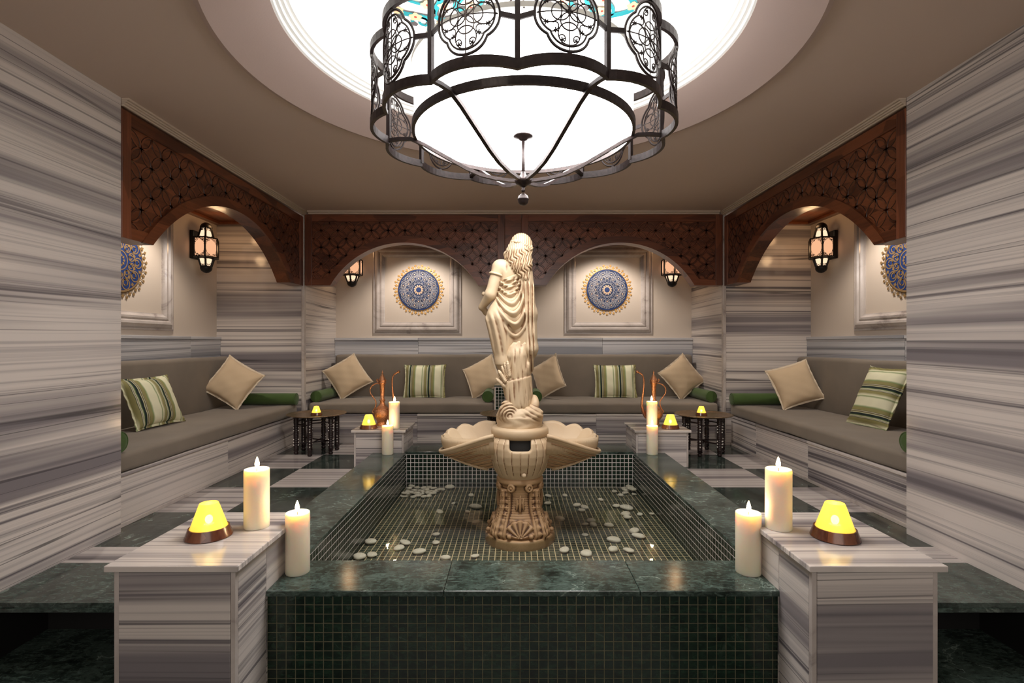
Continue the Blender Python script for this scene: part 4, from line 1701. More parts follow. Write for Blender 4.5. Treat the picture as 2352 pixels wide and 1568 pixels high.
# ------------------------------------------------------------------ ewers
def ewer(x, y, z, mir, label):
    root = empty('copper_ewer', (x, y, z))
    tag(root, label, 'jug', 'tall copper ewers')
    k = .000376
    prof = [(0, 1370), (135, 1370), (132, 1350), (125, 1330), (118, 1290), (128, 1250), (170, 1200), (198, 1140), (200, 1090), (180, 1030), (150, 985),
            (100, 940), (68, 900), (52, 860), (50, 820), (64, 800), (62, 785), (44, 770), (48, 650), (56, 500), (64, 440), (82, 415), (85, 400), (74, 385),
            (86, 365), (88, 340), (70, 325), (60, 300), (40, 255), (22, 222), (12, 205), (20, 185), (20, 170), (9, 155), (6, 135), (0, 120)]
    MB().lathe([(r * k, (1370 - yy) * k) for r, yy in prof], seg=36).build('body', M['copper'], root, smooth=True)

    def T(u, v):
        return (mir * (u - 575) * k, 0, (1370 - v) * k)

    def spl(pts, n=8):
        out = []
        for i in range(len(pts) - 1):
            p0, p1, p2, p3 = pts[max(i - 1, 0)], pts[i], pts[i + 1], pts[min(i + 2, len(pts) - 1)]
            for t in range(n):
                t /= n
                out.append(tuple(.5 * ((2 * b) + (-a + c) * t + (2 * a - 5 * b + 4 * c - d) * t * t + (-a + 3 * b - 3 * c + d) * t ** 3)
                                 for a, b, c, d in zip(p0, p1, p2, p3)))
        out.append(pts[-1])
        return out
    sp = spl([T(730, 1190), T(800, 1080), T(835, 950), T(836, 800), T(815, 650), T(800, 480), T(800, 330), T(840, 225), T(925, 168)])
    MB().tube(sp, [(44 - 26 * min(1, i / (len(sp) * .6))) * k for i in range(len(sp))], 12).build('spout', M['copper'], root, smooth=True)
    MB().ball(T(942, 162), 36 * k, 14, 10).build('spout_ball', M['copper'], root, smooth=True)
    hd = spl([T(520, 430), T(440, 425), T(350, 470), T(298, 560), T(312, 650), T(370, 735), T(425, 820), T(430, 900), T(400, 985), T(352, 1062), T(392, 1100)])
    MB().tube(hd, 13 * k, 8).build('handle', M['copper'], root, smooth=True)
    MB().tube(spl([T(520, 400), T(470, 385), T(450, 345), T(480, 325)]), 14 * k, 8).build('lid_hinge', M['copper'], root, smooth=True)
    for v in (990, 800, 400, 352):
        rr = {990: 156, 800: 66, 400: 88, 352: 90}[v] * k
        MB().tube([(rr * math.cos(2 * PI * q / 32), rr * math.sin(2 * PI * q / 32), (1370 - v) * k) for q in range(32)], 6 * k, 6, True).build('collar', M['copper'], root, smooth=True)
    return root


ewer(-1.113, 4.385, .300, 1, 'copper ewer on the back left pedestal, spout to the right')
ewer(1.185, 4.385, .300, -1, 'copper ewer on the back right pedestal, spout to the left')
# ------------------------------------------------------------------ implicit sculpting (distance fields meshed by surface nets)
PX = .002607          # one photo pixel at the statue's distance, in metres
SY = 3.10
SXC = (1194 - 1180) * PX


def Wp(px, py, dy=0.0):
    return np.array([(px - 1180) * PX, SY + dy, 1 + (787 - py) * PX])


def nets(fun, lo, hi, h, name, mat, parent):
    lo = np.array(lo, float); hi = np.array(hi, float)
    n = np.ceil((hi - lo) / h).astype(int) + 1
    X = (lo[0] + h * np.arange(n[0]))[:, None, None].astype(np.float32)
    Y = (lo[1] + h * np.arange(n[1]))[None, :, None].astype(np.float32)
    Z = (lo[2] + h * np.arange(n[2]))[None, None, :].astype(np.float32)
    f = np.broadcast_to(fun(X, Y, Z), tuple(n)).astype(np.float32)
    f = f.copy()
    f[0] = f[-1] = 1; f[:, 0] = f[:, -1] = 1; f[:, :, 0] = f[:, :, -1] = 1
    s = f < 0
    c = tuple(n - 1)
    acc = np.zeros(c + (3,), np.float32); cnt = np.zeros(c, np.float32)
    for ax in range(3):
        o1, o2 = [a for a in range(3) if a != ax]
        for i in (0, 1):
            for j in (0, 1):
                sa = [slice(0, -1)] * 3
                sa[o1] = slice(i, n[o1] - 1 + i); sa[o2] = slice(j, n[o2] - 1 + j)
                sb = list(sa); sb[ax] = slice(1, n[ax])
                sa, sb = tuple(sa), tuple(sb)
                m = s[sa] != s[sb]
                fa, fb = f[sa], f[sb]
                t = np.where(m, fa / np.where(m, fa - fb, 1), 0)
                cnt += m
                acc[..., ax] += np.where(m, t, 0)
                acc[..., o1] += m * i
                acc[..., o2] += m * j
    act = cnt > 0
    idx = -np.ones(c, np.int64)
    ii = np.argwhere(act)
    idx[act] = np.arange(len(ii))
    v = lo + h * (ii + acc[act] / cnt[act][:, None])
    quads = []
    for ax in range(3):
        o1, o2 = (ax + 1) % 3, (ax + 2) % 3
        sa = [slice(1, -1)] * 3; sb = [slice(1, -1)] * 3
        sa[ax] = slice(0, n[ax] - 1); sb[ax] = slice(1, n[ax])
        m = s[tuple(sa)] != s[tuple(sb)]
        p = np.argwhere(m)
        p[:, o1] += 1; p[:, o2] += 1
        flip = s[tuple(sa)][m]
        def g(d1, d2):
            q = p.copy(); q[:, o1] += d1; q[:, o2] += d2
            return idx[q[:, 0], q[:, 1], q[:, 2]]
        Q = np.stack([g(-1, -1), g(0, -1), g(0, 0), g(-1, 0)], 1)
        Q[~flip] = Q[~flip][:, ::-1]
        quads.append(Q)
    Q = np.concatenate(quads)
    Q = Q[(Q >= 0).all(1)]
    a_, b_, c_ = v[Q[:, 0]], v[Q[:, 1]], v[Q[:, 2]]
    if np.einsum('ij,ij->', a_ - v.mean(0), np.cross(b_ - a_, c_ - a_)) < 0:
        Q = Q[:, ::-1].copy()
    me = bpy.data.meshes.new(name)
    me.vertices.add(len(v)); me.vertices.foreach_set('co', v.astype(np.float32).ravel())
    me.loops.add(Q.size); me.loops.foreach_set('vertex_index', Q.astype(np.int32).ravel())
    me.polygons.add(len(Q)); me.polygons.foreach_set('loop_start', np.arange(0, Q.size, 4, dtype=np.int32))
    me.polygons.foreach_set('loop_total', np.full(len(Q), 4, np.int32))
    me.update(calc_edges=True)
    me.validate()
    # hollow-ness per vertex (drives brown stain plus painted shade in the folds)
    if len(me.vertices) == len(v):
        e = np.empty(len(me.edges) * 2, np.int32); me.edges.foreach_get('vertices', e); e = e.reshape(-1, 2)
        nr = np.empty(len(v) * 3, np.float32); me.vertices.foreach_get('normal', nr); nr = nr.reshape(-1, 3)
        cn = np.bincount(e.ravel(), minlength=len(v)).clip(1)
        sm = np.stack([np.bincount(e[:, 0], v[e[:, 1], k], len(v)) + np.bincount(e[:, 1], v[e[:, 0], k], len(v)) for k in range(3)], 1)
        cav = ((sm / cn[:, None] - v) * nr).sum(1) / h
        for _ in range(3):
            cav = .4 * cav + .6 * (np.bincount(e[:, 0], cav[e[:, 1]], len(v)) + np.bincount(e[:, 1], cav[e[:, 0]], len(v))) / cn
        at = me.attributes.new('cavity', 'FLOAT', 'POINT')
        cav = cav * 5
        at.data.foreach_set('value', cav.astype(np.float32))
    return link(name, me, mat, parent, True)


def s_ell(X, Y, Z, c, r):
    a, b, d = (X - c[0]) / r[0], (Y - c[1]) / r[1], (Z - c[2]) / r[2]
    k0 = np.sqrt(a * a + b * b + d * d) + 1e-6
    a, b, d = a / r[0], b / r[1], d / r[2]
    k1 = np.sqrt(a * a + b * b + d * d) + 1e-6
    return k0 * (k0 - 1) / k1


def s_cap(X, Y, Z, a, b, ra, rb, fy=1.0):
    ba = b - a
    px, py, pz = X - a[0], (Y - a[1]), Z - a[2]
    t = np.clip((px * ba[0] + py * ba[1] + pz * ba[2]) / (ba @ ba), 0, 1)
    return np.sqrt((px - t * ba[0]) ** 2 + ((py - t * ba[1]) / fy) ** 2 + (pz - t * ba[2]) ** 2) - (ra + t * (rb - ra))


def smin(a, b, k):
    h = np.clip(.5 + .5 * (b - a) / k, 0, 1)
    return b + (a - b) * h - k * h * (1 - h)


def smax(a, b, k):
    return -smin(-a, -b, k)


def sstep(a, b, x):
    t = np.clip((x - a) / (b - a), 0, 1)
    return t * t * (3 - 2 * t)


FN = empty('stone_fountain', (SXC, SY, -.168))
tag(FN, 'cream stone fountain with a draped long-haired woman above two shell basins', 'fountain')
FN_LOC = Vector(FN.location)
q_ = PX


def pxy(X, Z):
    return X / PX + 1180, 787 - (Z - 1) / PX


def limbs(X, Y, Z):
    def e(px, py, dy, rx, ry, rz):
        return s_ell(X, Y, Z, Wp(px, py, dy), (rx * q_, ry, rz * q_))
    d = e(1176, 624, 0, 30, .058, 27)                      # chest and shoulder blades
    d = smin(d, e(1172, 664, .004, 27, .050, 32), .05)      # waist
    d = smin(d, e(1173, 715, .0, 44, .074, 38), .06)        # hips
    d = smin(d, s_cap(X, Y, Z, Wp(1147, 735, -.025), Wp(1157, 832, -.03), 28 * q_, 15 * q_), .05)
    d = smin(d, s_cap(X, Y, Z, Wp(1157, 832, -.03), Wp(1168, 905, -.01), 15 * q_, 10 * q_), .03)
    d = smin(d, s_cap(X, Y, Z, Wp(1196, 735, .02), Wp(1204, 855, .02), 28 * q_, 17 * q_), .05)
    return d


def body(X, Y, Z):
    d = limbs(X, Y, Z)
    d = smin(d, s_ell(X, Y, Z, Wp(1150, 613, .0), (18 * q_, .042, 17 * q_)), .035)
    arm = s_cap(X, Y, Z, Wp(1147, 614, -.002), Wp(1128, 674, -.012), 16.0 * q_, 13.0 * q_)
    arm = smin(arm, s_cap(X, Y, Z, Wp(1126, 678, -.010), Wp(1106, 704, .045), 12.5 * q_, 8.0 * q_), .02)
    arm = smin(arm, s_cap(X, Y, Z, Wp(1107, 704, .045), Wp(1115, 716, .078), 7.0 * q_, 7.5 * q_), .012)
    d = smin(d, arm, .016)
    d = smin(d, s_cap(X, Y, Z, Wp(1198, 606, .02), Wp(1208, 622, .035), 13 * q_, 13 * q_), .04)
    d = smin(d, s_cap(X, Y, Z, Wp(1208, 622, .045), Wp(1198, 672, .095), 12 * q_, 9 * q_), .02)
    d = smin(d, s_cap(X, Y, Z, Wp(1198, 672, .095), Wp(1118, 672, .115), 9 * q_, 6 * q_), .02)
    d = smin(d, s_ell(X, Y, Z, Wp(1109, 671, .105), (5.5 * q_, .016, 5.5 * q_)), .006)
    # neck and head, turned away to the left
    d = smin(d, s_cap(X, Y, Z, Wp(1186, 604, .004), Wp(1188, 580, .014), 13 * q_, 11.5 * q_), .03)
    hd = s_ell(X, Y, Z, Wp(1192, 563, .012), (21 * q_, .062, 25 * q_))
    hd = smin(hd, s_ell(X, Y, Z, Wp(1183, 574, .040), (14 * q_, .036, 15 * q_)), .02)
    hd = smin(hd, s_cap(X, Y, Z, Wp(1178, 561, .068), Wp(1175, 569, .078), 2.5 * q_, 4 * q_), .012)      # nose
    hd = smin(hd, s_ell(X, Y, Z, Wp(1177, 579, .068), (5 * q_, .010, 2.6 * q_)), .008)                    # lips
    hd = smin(hd, s_ell(X, Y, Z, Wp(1177, 587, .055), (7 * q_, .016, 5 * q_)), .012)                      # chin
    for ex in (1170, 1185):
        hd = smax(hd, -s_ell(X, Y, Z, Wp(ex, 563, .070), (5 * q_, .012, 4 * q_)), .008)
        hd = smin(hd, s_ell(X, Y, Z, Wp(ex, 563, .060), (3.4 * q_, .010, 2.4 * q_)), .003)
    d = smin(d, hd, .018)
    # shoulder blade and spine modelling
    d = d + .006 * np.exp(-((X - Wp(1164, 0)[0]) ** 2) / .0001) * np.exp(-((Z - Wp(0, 615)[2]) ** 2) / .0009)
    return d


def drape(X, Y, Z):
    px, py = pxy(X, Z)
    d = limbs(X, Y, Z)
    # long fall of cloth from the right shoulder
    fall = s_cap(X, Y, Z, Wp(1206, 618, -.010), Wp(1214, 720, -.022), 14 * q_, 15 * q_, 1.25)
    fall = smin(fall, s_cap(X, Y, Z, Wp(1214, 720, -.022), Wp(1217, 800, -.020), 15 * q_, 15.5 * q_, 1.25), .03)
    fall = smin(fall, s_cap(X, Y, Z, Wp(1217, 800, -.020), Wp(1211, 838, -.012), 15 * q_, 9 * q_, 1.3), .02)
    d = smin(d, fall, .03)
    d = d - .007
    # swags
    xc = 1166 + np.clip((py - 640) * .16, 0, 18)
    a = px - xc
    L = py + .068 * np.abs(a) ** 1.85 * np.where(a < 0, .85, 1.1)
    wl = 15.5 + .045 * np.clip(L - 640, 0, 200)
    ph = 2 * PI * (L - 640) / wl
    sw = np.sign(np.sin(ph)) * np.abs(np.sin(ph)) ** .8
    sw = .5 * sw + .5 * np.sin(ph + .6 * np.sin(ph))
    wsw = sstep(636, 650, py) * (1 - sstep(764, 782, L - .0 * a)) * sstep(-36, -26, a) * (1 - sstep(22, 31, a))
    wsw = wsw * (1 - sstep(700, 745, py) * sstep(14, 26, -a))
    fold = .0105 * sw * wsw
    # vertical pleats at the right
    pl_ = np.sin(2 * PI * (px - .045 * (py - 700) + 1.5 * np.sin(py / 37.)) / 9.2)
    pl_ += .35 * np.sin(2 * PI * (px + .02 * (py - 700)) / 4.6)
    fold = fold + .0062 * pl_ * (1 - .9 * sstep(1224, 1231, px)) * sstep(22, 32, a) * sstep(640, 665, py)
    # long tension folds over the near leg
    tp = np.sin(2 * PI * ((px - 1128) - .30 * (py - 735) + .0012 * (py - 735) ** 2) / 15.0)
    fold = fold + .0036 * tp * (1 - sstep(-16, -8, a + .12 * (py - 735))) * sstep(712, 735, py) * (1 - sstep(800, 830, py))
    # narrow gathered folds under the shoulder blade
    tg = np.sin(2 * PI * (py + .34 * (px - 1160)) / 8.2)
    fold = fold + .0050 * tg * (1 - sstep(672, 682, py)) * (1 - sstep(1188, 1198, px)) * sstep(640, 646, py)
    d = d - fold
    # edges of the cloth
    top = np.where(px < 1200, 645.5 - .40 * (px - 1150), 622)
    d = smax(d, (top - py) * -1 * -1 * q_ * .85, .006)
    hem = 838 + .0 * px
    hem = np.where(px > 1196, 850 - 8 * np.sin(px / 3.), hem)
    d = smax(d, (py - hem) * q_ * .9, .006)
    # keep the bare arm and the left side of the upper back free
    d = smax(d, -(s_cap(X, Y, Z, Wp(1147, 614, -.002), Wp(1128, 674, -.012), 17.5 * q_, 14.0 * q_)), .006)
    return d


def hair(X, Y, Z):
    px, py = pxy(X, Z)
    d = s_ell(X, Y, Z, Wp(1197, 562, -.002), (25.5 * q_, .066, 26.5 * q_))
    d = smin(d, s_ell(X, Y, Z, Wp(1193, 580, -.016), (29 * q_, .060, 27 * q_)), .02)
    d = smin(d, s_ell(X, Y, Z, Wp(1196, 606, -.036), (26 * q_, .050, 30 * q_)), .02)
    d = smin(d, s_cap(X, Y, Z, Wp(1191, 583, -.022), Wp(1197, 612, -.045), 24 * q_, 19 * q_), .03)
    d = smin(d, s_cap(X, Y, Z, Wp(1166, 586, .005), Wp(1177, 598, -.03), 9 * q_, 9 * q_), .03)
    d = smin(d, s_cap(X, Y, Z, Wp(1200, 606, -.040), Wp(1207, 640, -.058), 17 * q_, 9 * q_), .02)
    d = smin(d, s_cap(X, Y, Z, Wp(1192, 610, -.050), Wp(1195, 634, -.062), 9 * q_, 5 * q_), .02)
    d = smax(d, -(Y - (SY + .045)) * -1, .01)
    xx = px + 3.2 * np.sin(py / 7.5 + .10 * px) + 1.6 * np.sin(py / 3.3 + .2 * px)
    st = np.sin(2 * PI * xx / 6.4) + .6 * np.sin(2 * PI * (xx + .12 * py) / 3.9)
    st2 = np.sin(2 * PI * (px + .0022 * (px - 1196) * (py - 530)) / 5.2)
    wlow = sstep(572, 582, py)
    return d - .0034 * st * wlow - .0014 * st2 * (1 - wlow)


def band(X, Y, Z):
    pts = [Wp(1175, 557, -.010), Wp(1178, 558, -.046), Wp(1188, 559, -.067), Wp(1206, 567, -.067), Wp(1219, 575, -.044), Wp(1221, 574, .0)]
    d = None
    for i, (a, b) in enumerate(zip(pts, pts[1:])):
        c = s_cap(X, Y, Z, a, b, 3.3 * q_, 3.3 * q_)
        d = c if d is None else smin(d, c, .004)
    d = smin(d, s_ell(X, Y, Z, Wp(1219, 572, -.03), (5 * q_, .014, 8 * q_)), .006)
    d = smin(d, s_ell(X, Y, Z, Wp(1188, 560, -.070), (7 * q_, .010, 4 * q_)), .006)
    px, py = pxy(X, Z)
    return d - .0021 * np.sin(2 * PI * (px + py) / 6)


def stump(X, Y, Z):
    px, py = pxy(X, Z)
    d = s_cap(X, Y, Z, Wp(1188, 818, -.040), Wp(1192, 925, -.030), 24 * q_, 27 * q_)
    d = smin(d, s_cap(X, Y, Z, Wp(1203, 836, -.035), Wp(1206, 900, -.03), 13 * q_, 13 * q_), .02)
    for x0, y0, x1, y1 in ((1171, 815, 1175, 797), (1179, 808, 1181, 790), (1189, 806, 1192, 787), (1199, 812, 1205, 790), (1206, 850, 1213, 838)):
        d = smin(d, s_cap(X, Y, Z, Wp(x0, y0, -.062), Wp(x1, y1, -.066), 7.5 * q_, 4.2 * q_), .020)
    d = smin(d, s_cap(X, Y, Z, Wp(1164, 862, -.055), Wp(1180, 925, -.06), 14 * q_, 12 * q_), .02)
    rid = np.sin(2 * PI * (px - .12 * (py - 800) + 1.2 * np.sin(py / 13.)) / 11.5) + .35 * np.sin(2 * PI * (px + 2.0 * np.sin(py / 19.)) / 5.3)
    d = d - .0028 * rid * (.6 + .4 * np.sin(py / 11. + px / 6.)) * sstep(796, 806, py)
    step = .006 * sstep(868, 872, py + .22 * (px - 1180))
    return d - step


def wheat(X, Y, Z):
    d = None
    base = (1182, 905)
    for i, (tx, ty) in enumerate(((1146, 858), (1142, 868), (1147, 850), (1154, 841), (1160, 834), (1166, 830), (1151, 876))):
        dy = -.078 - .007 * (i % 3)
        bx, by = base[0] - i * .8, base[1] - i
        c = s_cap(X, Y, Z, Wp(bx, by, -.088), Wp(tx, ty, dy), 3.4 * q_, 3.0 * q_)
        c = smin(c, s_cap(X, Y, Z, Wp(tx + .08 * (bx - tx), ty + .08 * (by - ty), dy - .004), Wp(tx + .42 * (bx - tx), ty + .42 * (by - ty), dy - .004), 3.8 * q_, 4.4 * q_), .005)
        d = c if d is None else smin(d, c, .003)
    px, py = pxy(X, Z)
    return d - .0014 * np.sin(2 * PI * (px + .7 * py) / 4.2)


def rocks(X, Y, Z):
    px, py = pxy(X, Z)
    r = np.sqrt((X - SXC) ** 2 + (Y - SY) ** 2)
    drum = np.maximum(r - 52.5 * q_, np.abs(Z - Wp(0, 966)[2]) - 12 * q_)
    d = smin(drum, s_ell(X, Y, Z, Wp(1194, 952, 0), (52 * q_, .128, 30 * q_)), .02)
    sw = s_ell(X, Y, Z, Wp(1167, 940, -.075), (21 * q_, .045, 24 * q_))
    rr = np.sqrt((px - 1172) ** 2 + (py - 950) ** 2)
    sw = sw - .0040 * np.sin(2 * PI * rr / 6.5)
    d = smin(d, sw, .014)
    lb = s_ell(X, Y, Z, Wp(1216, 948, -.062), (30 * q_, .062, 20 * q_)) - .0028 * np.sin(2 * PI * (px * .5 - py * .85) / 9)
    d = smin(d, lb, .014)
    d = smin(d, s_cap(X, Y, Z, Wp(1226, 912, -.025), Wp(1229, 925, -.050), 8 * q_, 10 * q_), .008)
    d = smin(d, s_ell(X, Y, Z, Wp(1219, 902, -.02), (5 * q_, .015, 6 * q_)), .006)
    cr = np.sin(px / 7. + np.sin(py / 5.)) * np.sin(py / 6. + 1)
    return d - .0030 * cr


def stone_part(fun, b, h, name, mat):
    (x0, y0), (x1, y1), dy0, dy1 = b
    A = Wp(x0, y1, dy0); B = Wp(x1, y0, dy1)
    o = nets(fun, A, B, h, name, mat, None)
    o.location = -FN_LOC
    o.parent = FN
    return o


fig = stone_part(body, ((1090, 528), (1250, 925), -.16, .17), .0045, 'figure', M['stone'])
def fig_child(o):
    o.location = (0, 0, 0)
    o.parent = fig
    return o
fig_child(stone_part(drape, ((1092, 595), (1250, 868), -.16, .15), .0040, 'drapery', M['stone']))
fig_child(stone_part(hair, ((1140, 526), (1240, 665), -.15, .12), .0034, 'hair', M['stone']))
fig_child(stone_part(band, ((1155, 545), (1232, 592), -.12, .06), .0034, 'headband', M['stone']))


def armlet(X, Y, Z):
    a, b = Wp(1147, 614, -.002), Wp(1128, 674, -.012)
    ba = b - a
    t = ((X - a[0]) * ba[0] + (Y - a[1]) * ba[1] + (Z - a[2]) * ba[2]) / (ba @ ba)
    L = np.sqrt(ba @ ba)
    r = np.sqrt(np.maximum(0, (X - a[0]) ** 2 + (Y - a[1]) ** 2 + (Z - a[2]) ** 2 - (t * L) ** 2))
    return np.sqrt((r - 16.3 * q_) ** 2 + ((t - .30) * L) ** 2) - 2.9 * q_


fig_child(stone_part(armlet, ((1110, 600), (1172, 660), -.09, .08), .0036, 'armlet', M['stone']))
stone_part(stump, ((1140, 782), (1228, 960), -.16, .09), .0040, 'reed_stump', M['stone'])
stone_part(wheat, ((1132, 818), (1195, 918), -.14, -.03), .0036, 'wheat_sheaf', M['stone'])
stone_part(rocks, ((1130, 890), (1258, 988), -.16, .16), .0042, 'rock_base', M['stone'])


# bowl, collar, column --------------------------------------------------------
def radial(X, Y):
    dx, dy = X - SXC, Y - SY
    return np.sqrt(dx * dx + dy * dy), np.arctan2(dx, -dy)     # theta 0 faces the camera


def prof_r(Z, pts):
    z = np.array([p[1] for p in pts]); r = np.array([p[0] for p in pts])
    o = np.argsort(z)
    return np.interp(Z, z[o], r[o]).astype(np.float32)


def bowl(X, Y, Z):
    r, th = radial(X, Y)
    R = prof_r(Z, [(.158, .455), (.166, .448), (.184, .425), (.193, .39), (.192, .35), (.182, .305), (.163, .262), (.142, .228), (.125, .205)])
    k = np.abs(np.sin(th * 12 / 1 * .5 * 2))
    rib = .0070 * np.exp(-(k / .16) ** 2)
    rib2 = .0035 * np.exp(-(np.abs(np.sin(th * 12 + PI / 2)) / .10) ** 2) * 0
    d = (r - R) * .85 + rib * sstep(.215, .26, Z) + rib2
    d = np.maximum(d, Z - .452)
    d = np.maximum(d, .200 - Z)
    inner = s_ell(X, Y, Z, np.array([SXC, SY, .37]), (.160, .160, .13))
    d = smax(d, -inner, .004)
    hole = smax(np.abs(X - SXC - .0) - .060, np.maximum(Z - .50, .385 - Z), .02)
    hole = np.maximum(hole, Y - SY)
    d = smax(d, -hole, .012)
    # small plug near the foot
    d = smin(d, s_ell(X, Y, Z, np.array([SXC + .022, SY - .158, .245]), (.014, .014, .014)), .004)
    return d


def col(X, Y, Z):
    r, th = radial(X, Y)
    R = prof_r(Z, [(.128, .215), (.138, .20), (.140, .185), (.126, .172), (.120, .150), (.116, .11), (.119, .06), (.127, .02), (.146, -.02), (.166, -.05),
                   (.180, -.085), (.182, -.10), (.170, -.118)])
    d = (r - R) * .85
    # horizontal combing between the strips
    d = d + .0012 * np.sin(2 * PI * Z / .013) * (Z < .14) * (Z > -.02)
    # raised strips
    for t0 in (.66, -.66, .66 + PI / 2, PI / 2 - .66, PI + .66, PI - .66, -PI / 2 + .66 - 0, -PI / 2 - .66):
        dt = (th - t0 + PI) % (2 * PI) - PI
        u = dt * R
        wdt = .024 + .012 * sstep(.0, -.08, Z)
        strip = sstep(wdt + .004, wdt - .002, np.abs(u)) * (Z < .150)
        rail = np.exp(-((np.abs(u) - wdt * .82) / .0045) ** 2) * (Z < .150)
        bead = .5 + .5 * np.cos(2 * PI * (Z + .02) / .034)
        bead = bead * sstep(wdt * .62, wdt * .3, np.abs(u)) * (Z < .140)
        d = d - .012 * strip - .004 * rail - .0045 * bead
    # scroll volutes under the collar and shells at the foot
    for k in range(8):
        t0 = PI / 8 * (2 * k + 1)
        cx_, cy_ = SXC + .134 * math.sin(t0), SY - .134 * math.cos(t0)
        ux, uy = math.cos(t0), math.sin(t0)
        u = (X - cx_) * ux + (Y - cy_) * uy
        w_ = (X - cx_) * math.sin(t0) - (Y - cy_) * math.cos(t0)
        zz = Z - .163
        rr = np.sqrt(u * u + zz * zz)
        vol = np.sqrt((rr - .017) ** 2 + (w_ / 1.6) ** 2) - .0072
        vol = np.minimum(vol, np.sqrt(rr ** 2 + (w_ / 1.8) ** 2) - .0085)
        d = smin(d, vol, .004)
    for k in range(4):
        t0 = PI / 2 * k
        ux, uy = math.cos(t0), math.sin(t0)
        sx, sy = math.sin(t0), -math.cos(t0)
        u = (X - SXC) * ux + (Y - SY) * uy
        w_ = (X - SXC) * sx + (Y - SY) * sy
        zz = Z + .105
        a = np.arctan2(u, zz)
        rr = np.sqrt(u * u + zz * zz)
        rim = .088 + .004 * np.abs(np.cos(a * 7))
        sh = np.maximum(rr - rim, -zz - .0)
        wtgt = .150 + .030 * (1 - rr / .09) + .0042 * np.cos(a * 14)
        d_sh = np.maximum(sh * .8, (w_ - wtgt - .012) * .7)
        d_sh = np.maximum(d_sh, .06 - w_)
        d = smin(d, d_sh, .006)
        # pearls each side of the shell hinge, drop leaf above
        for sg in (-1, 1):
            d = smin(d, np.sqrt((u - sg * .062) ** 2 + (w_ - .186) ** 2 + (Z + .092) ** 2) - .014, .004)
            d = smin(d, np.sqrt(((u - sg * .016 - sg * .10 * np.abs(Z - .075)) / .8) ** 2 + (w_ - .128) ** 2 + ((Z - .07) / 4.4) ** 2) - .0085, .004)
        d = smin(d, np.sqrt((u / .8) ** 2 + (w_ - .130) ** 2 + ((Z - .072) / 5.2) ** 2) - .0105, .004)
    d = np.maximum(d, -.135 - Z)
    d = np.maximum(d, Z - .212)
    return d


def abs_part(fun, lo, hi, h, name, mat):
    o = nets(fun, lo, hi, h, name, mat, None)
    o.location = -FN_LOC
    o.parent = FN
    return o


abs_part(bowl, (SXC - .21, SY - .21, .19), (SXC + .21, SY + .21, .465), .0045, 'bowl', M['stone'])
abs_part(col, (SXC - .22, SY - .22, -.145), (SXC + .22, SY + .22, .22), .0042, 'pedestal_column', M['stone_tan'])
def lathe_part(name, prof, mat, seg=72):
    o = MB().lathe(prof, c=(SXC, SY, 0), seg=seg).build(name, mat, None, smooth=True, auto=True)
    o.location = -FN_LOC
    o.parent = FN
    return o
lathe_part('plinth_ring', [(.10, .440), (.150, .440), (.158, .446), (.166, .452), (.171, .462), (.172, .480), (.170, .492), (.164, .500), (.150, .505), (.12, .507), (0, .507)], M['stone'])
lathe_part('base_plate', [(0, -.168), (.208, -.168), (.208, -.130), (.204, -.122), (.196, -.117), (.15, -.116), (0, -.116)], M['stone_tan'])
lathe_part('bowl_shade_liner', [(0, .252), (.10, .255), (.140, .30), (.152, .36), (.150, .43), (.146, .439), (0, .439)], M['dark'], 48)  # added dark shell, paints the inside of the bowl opening as shade


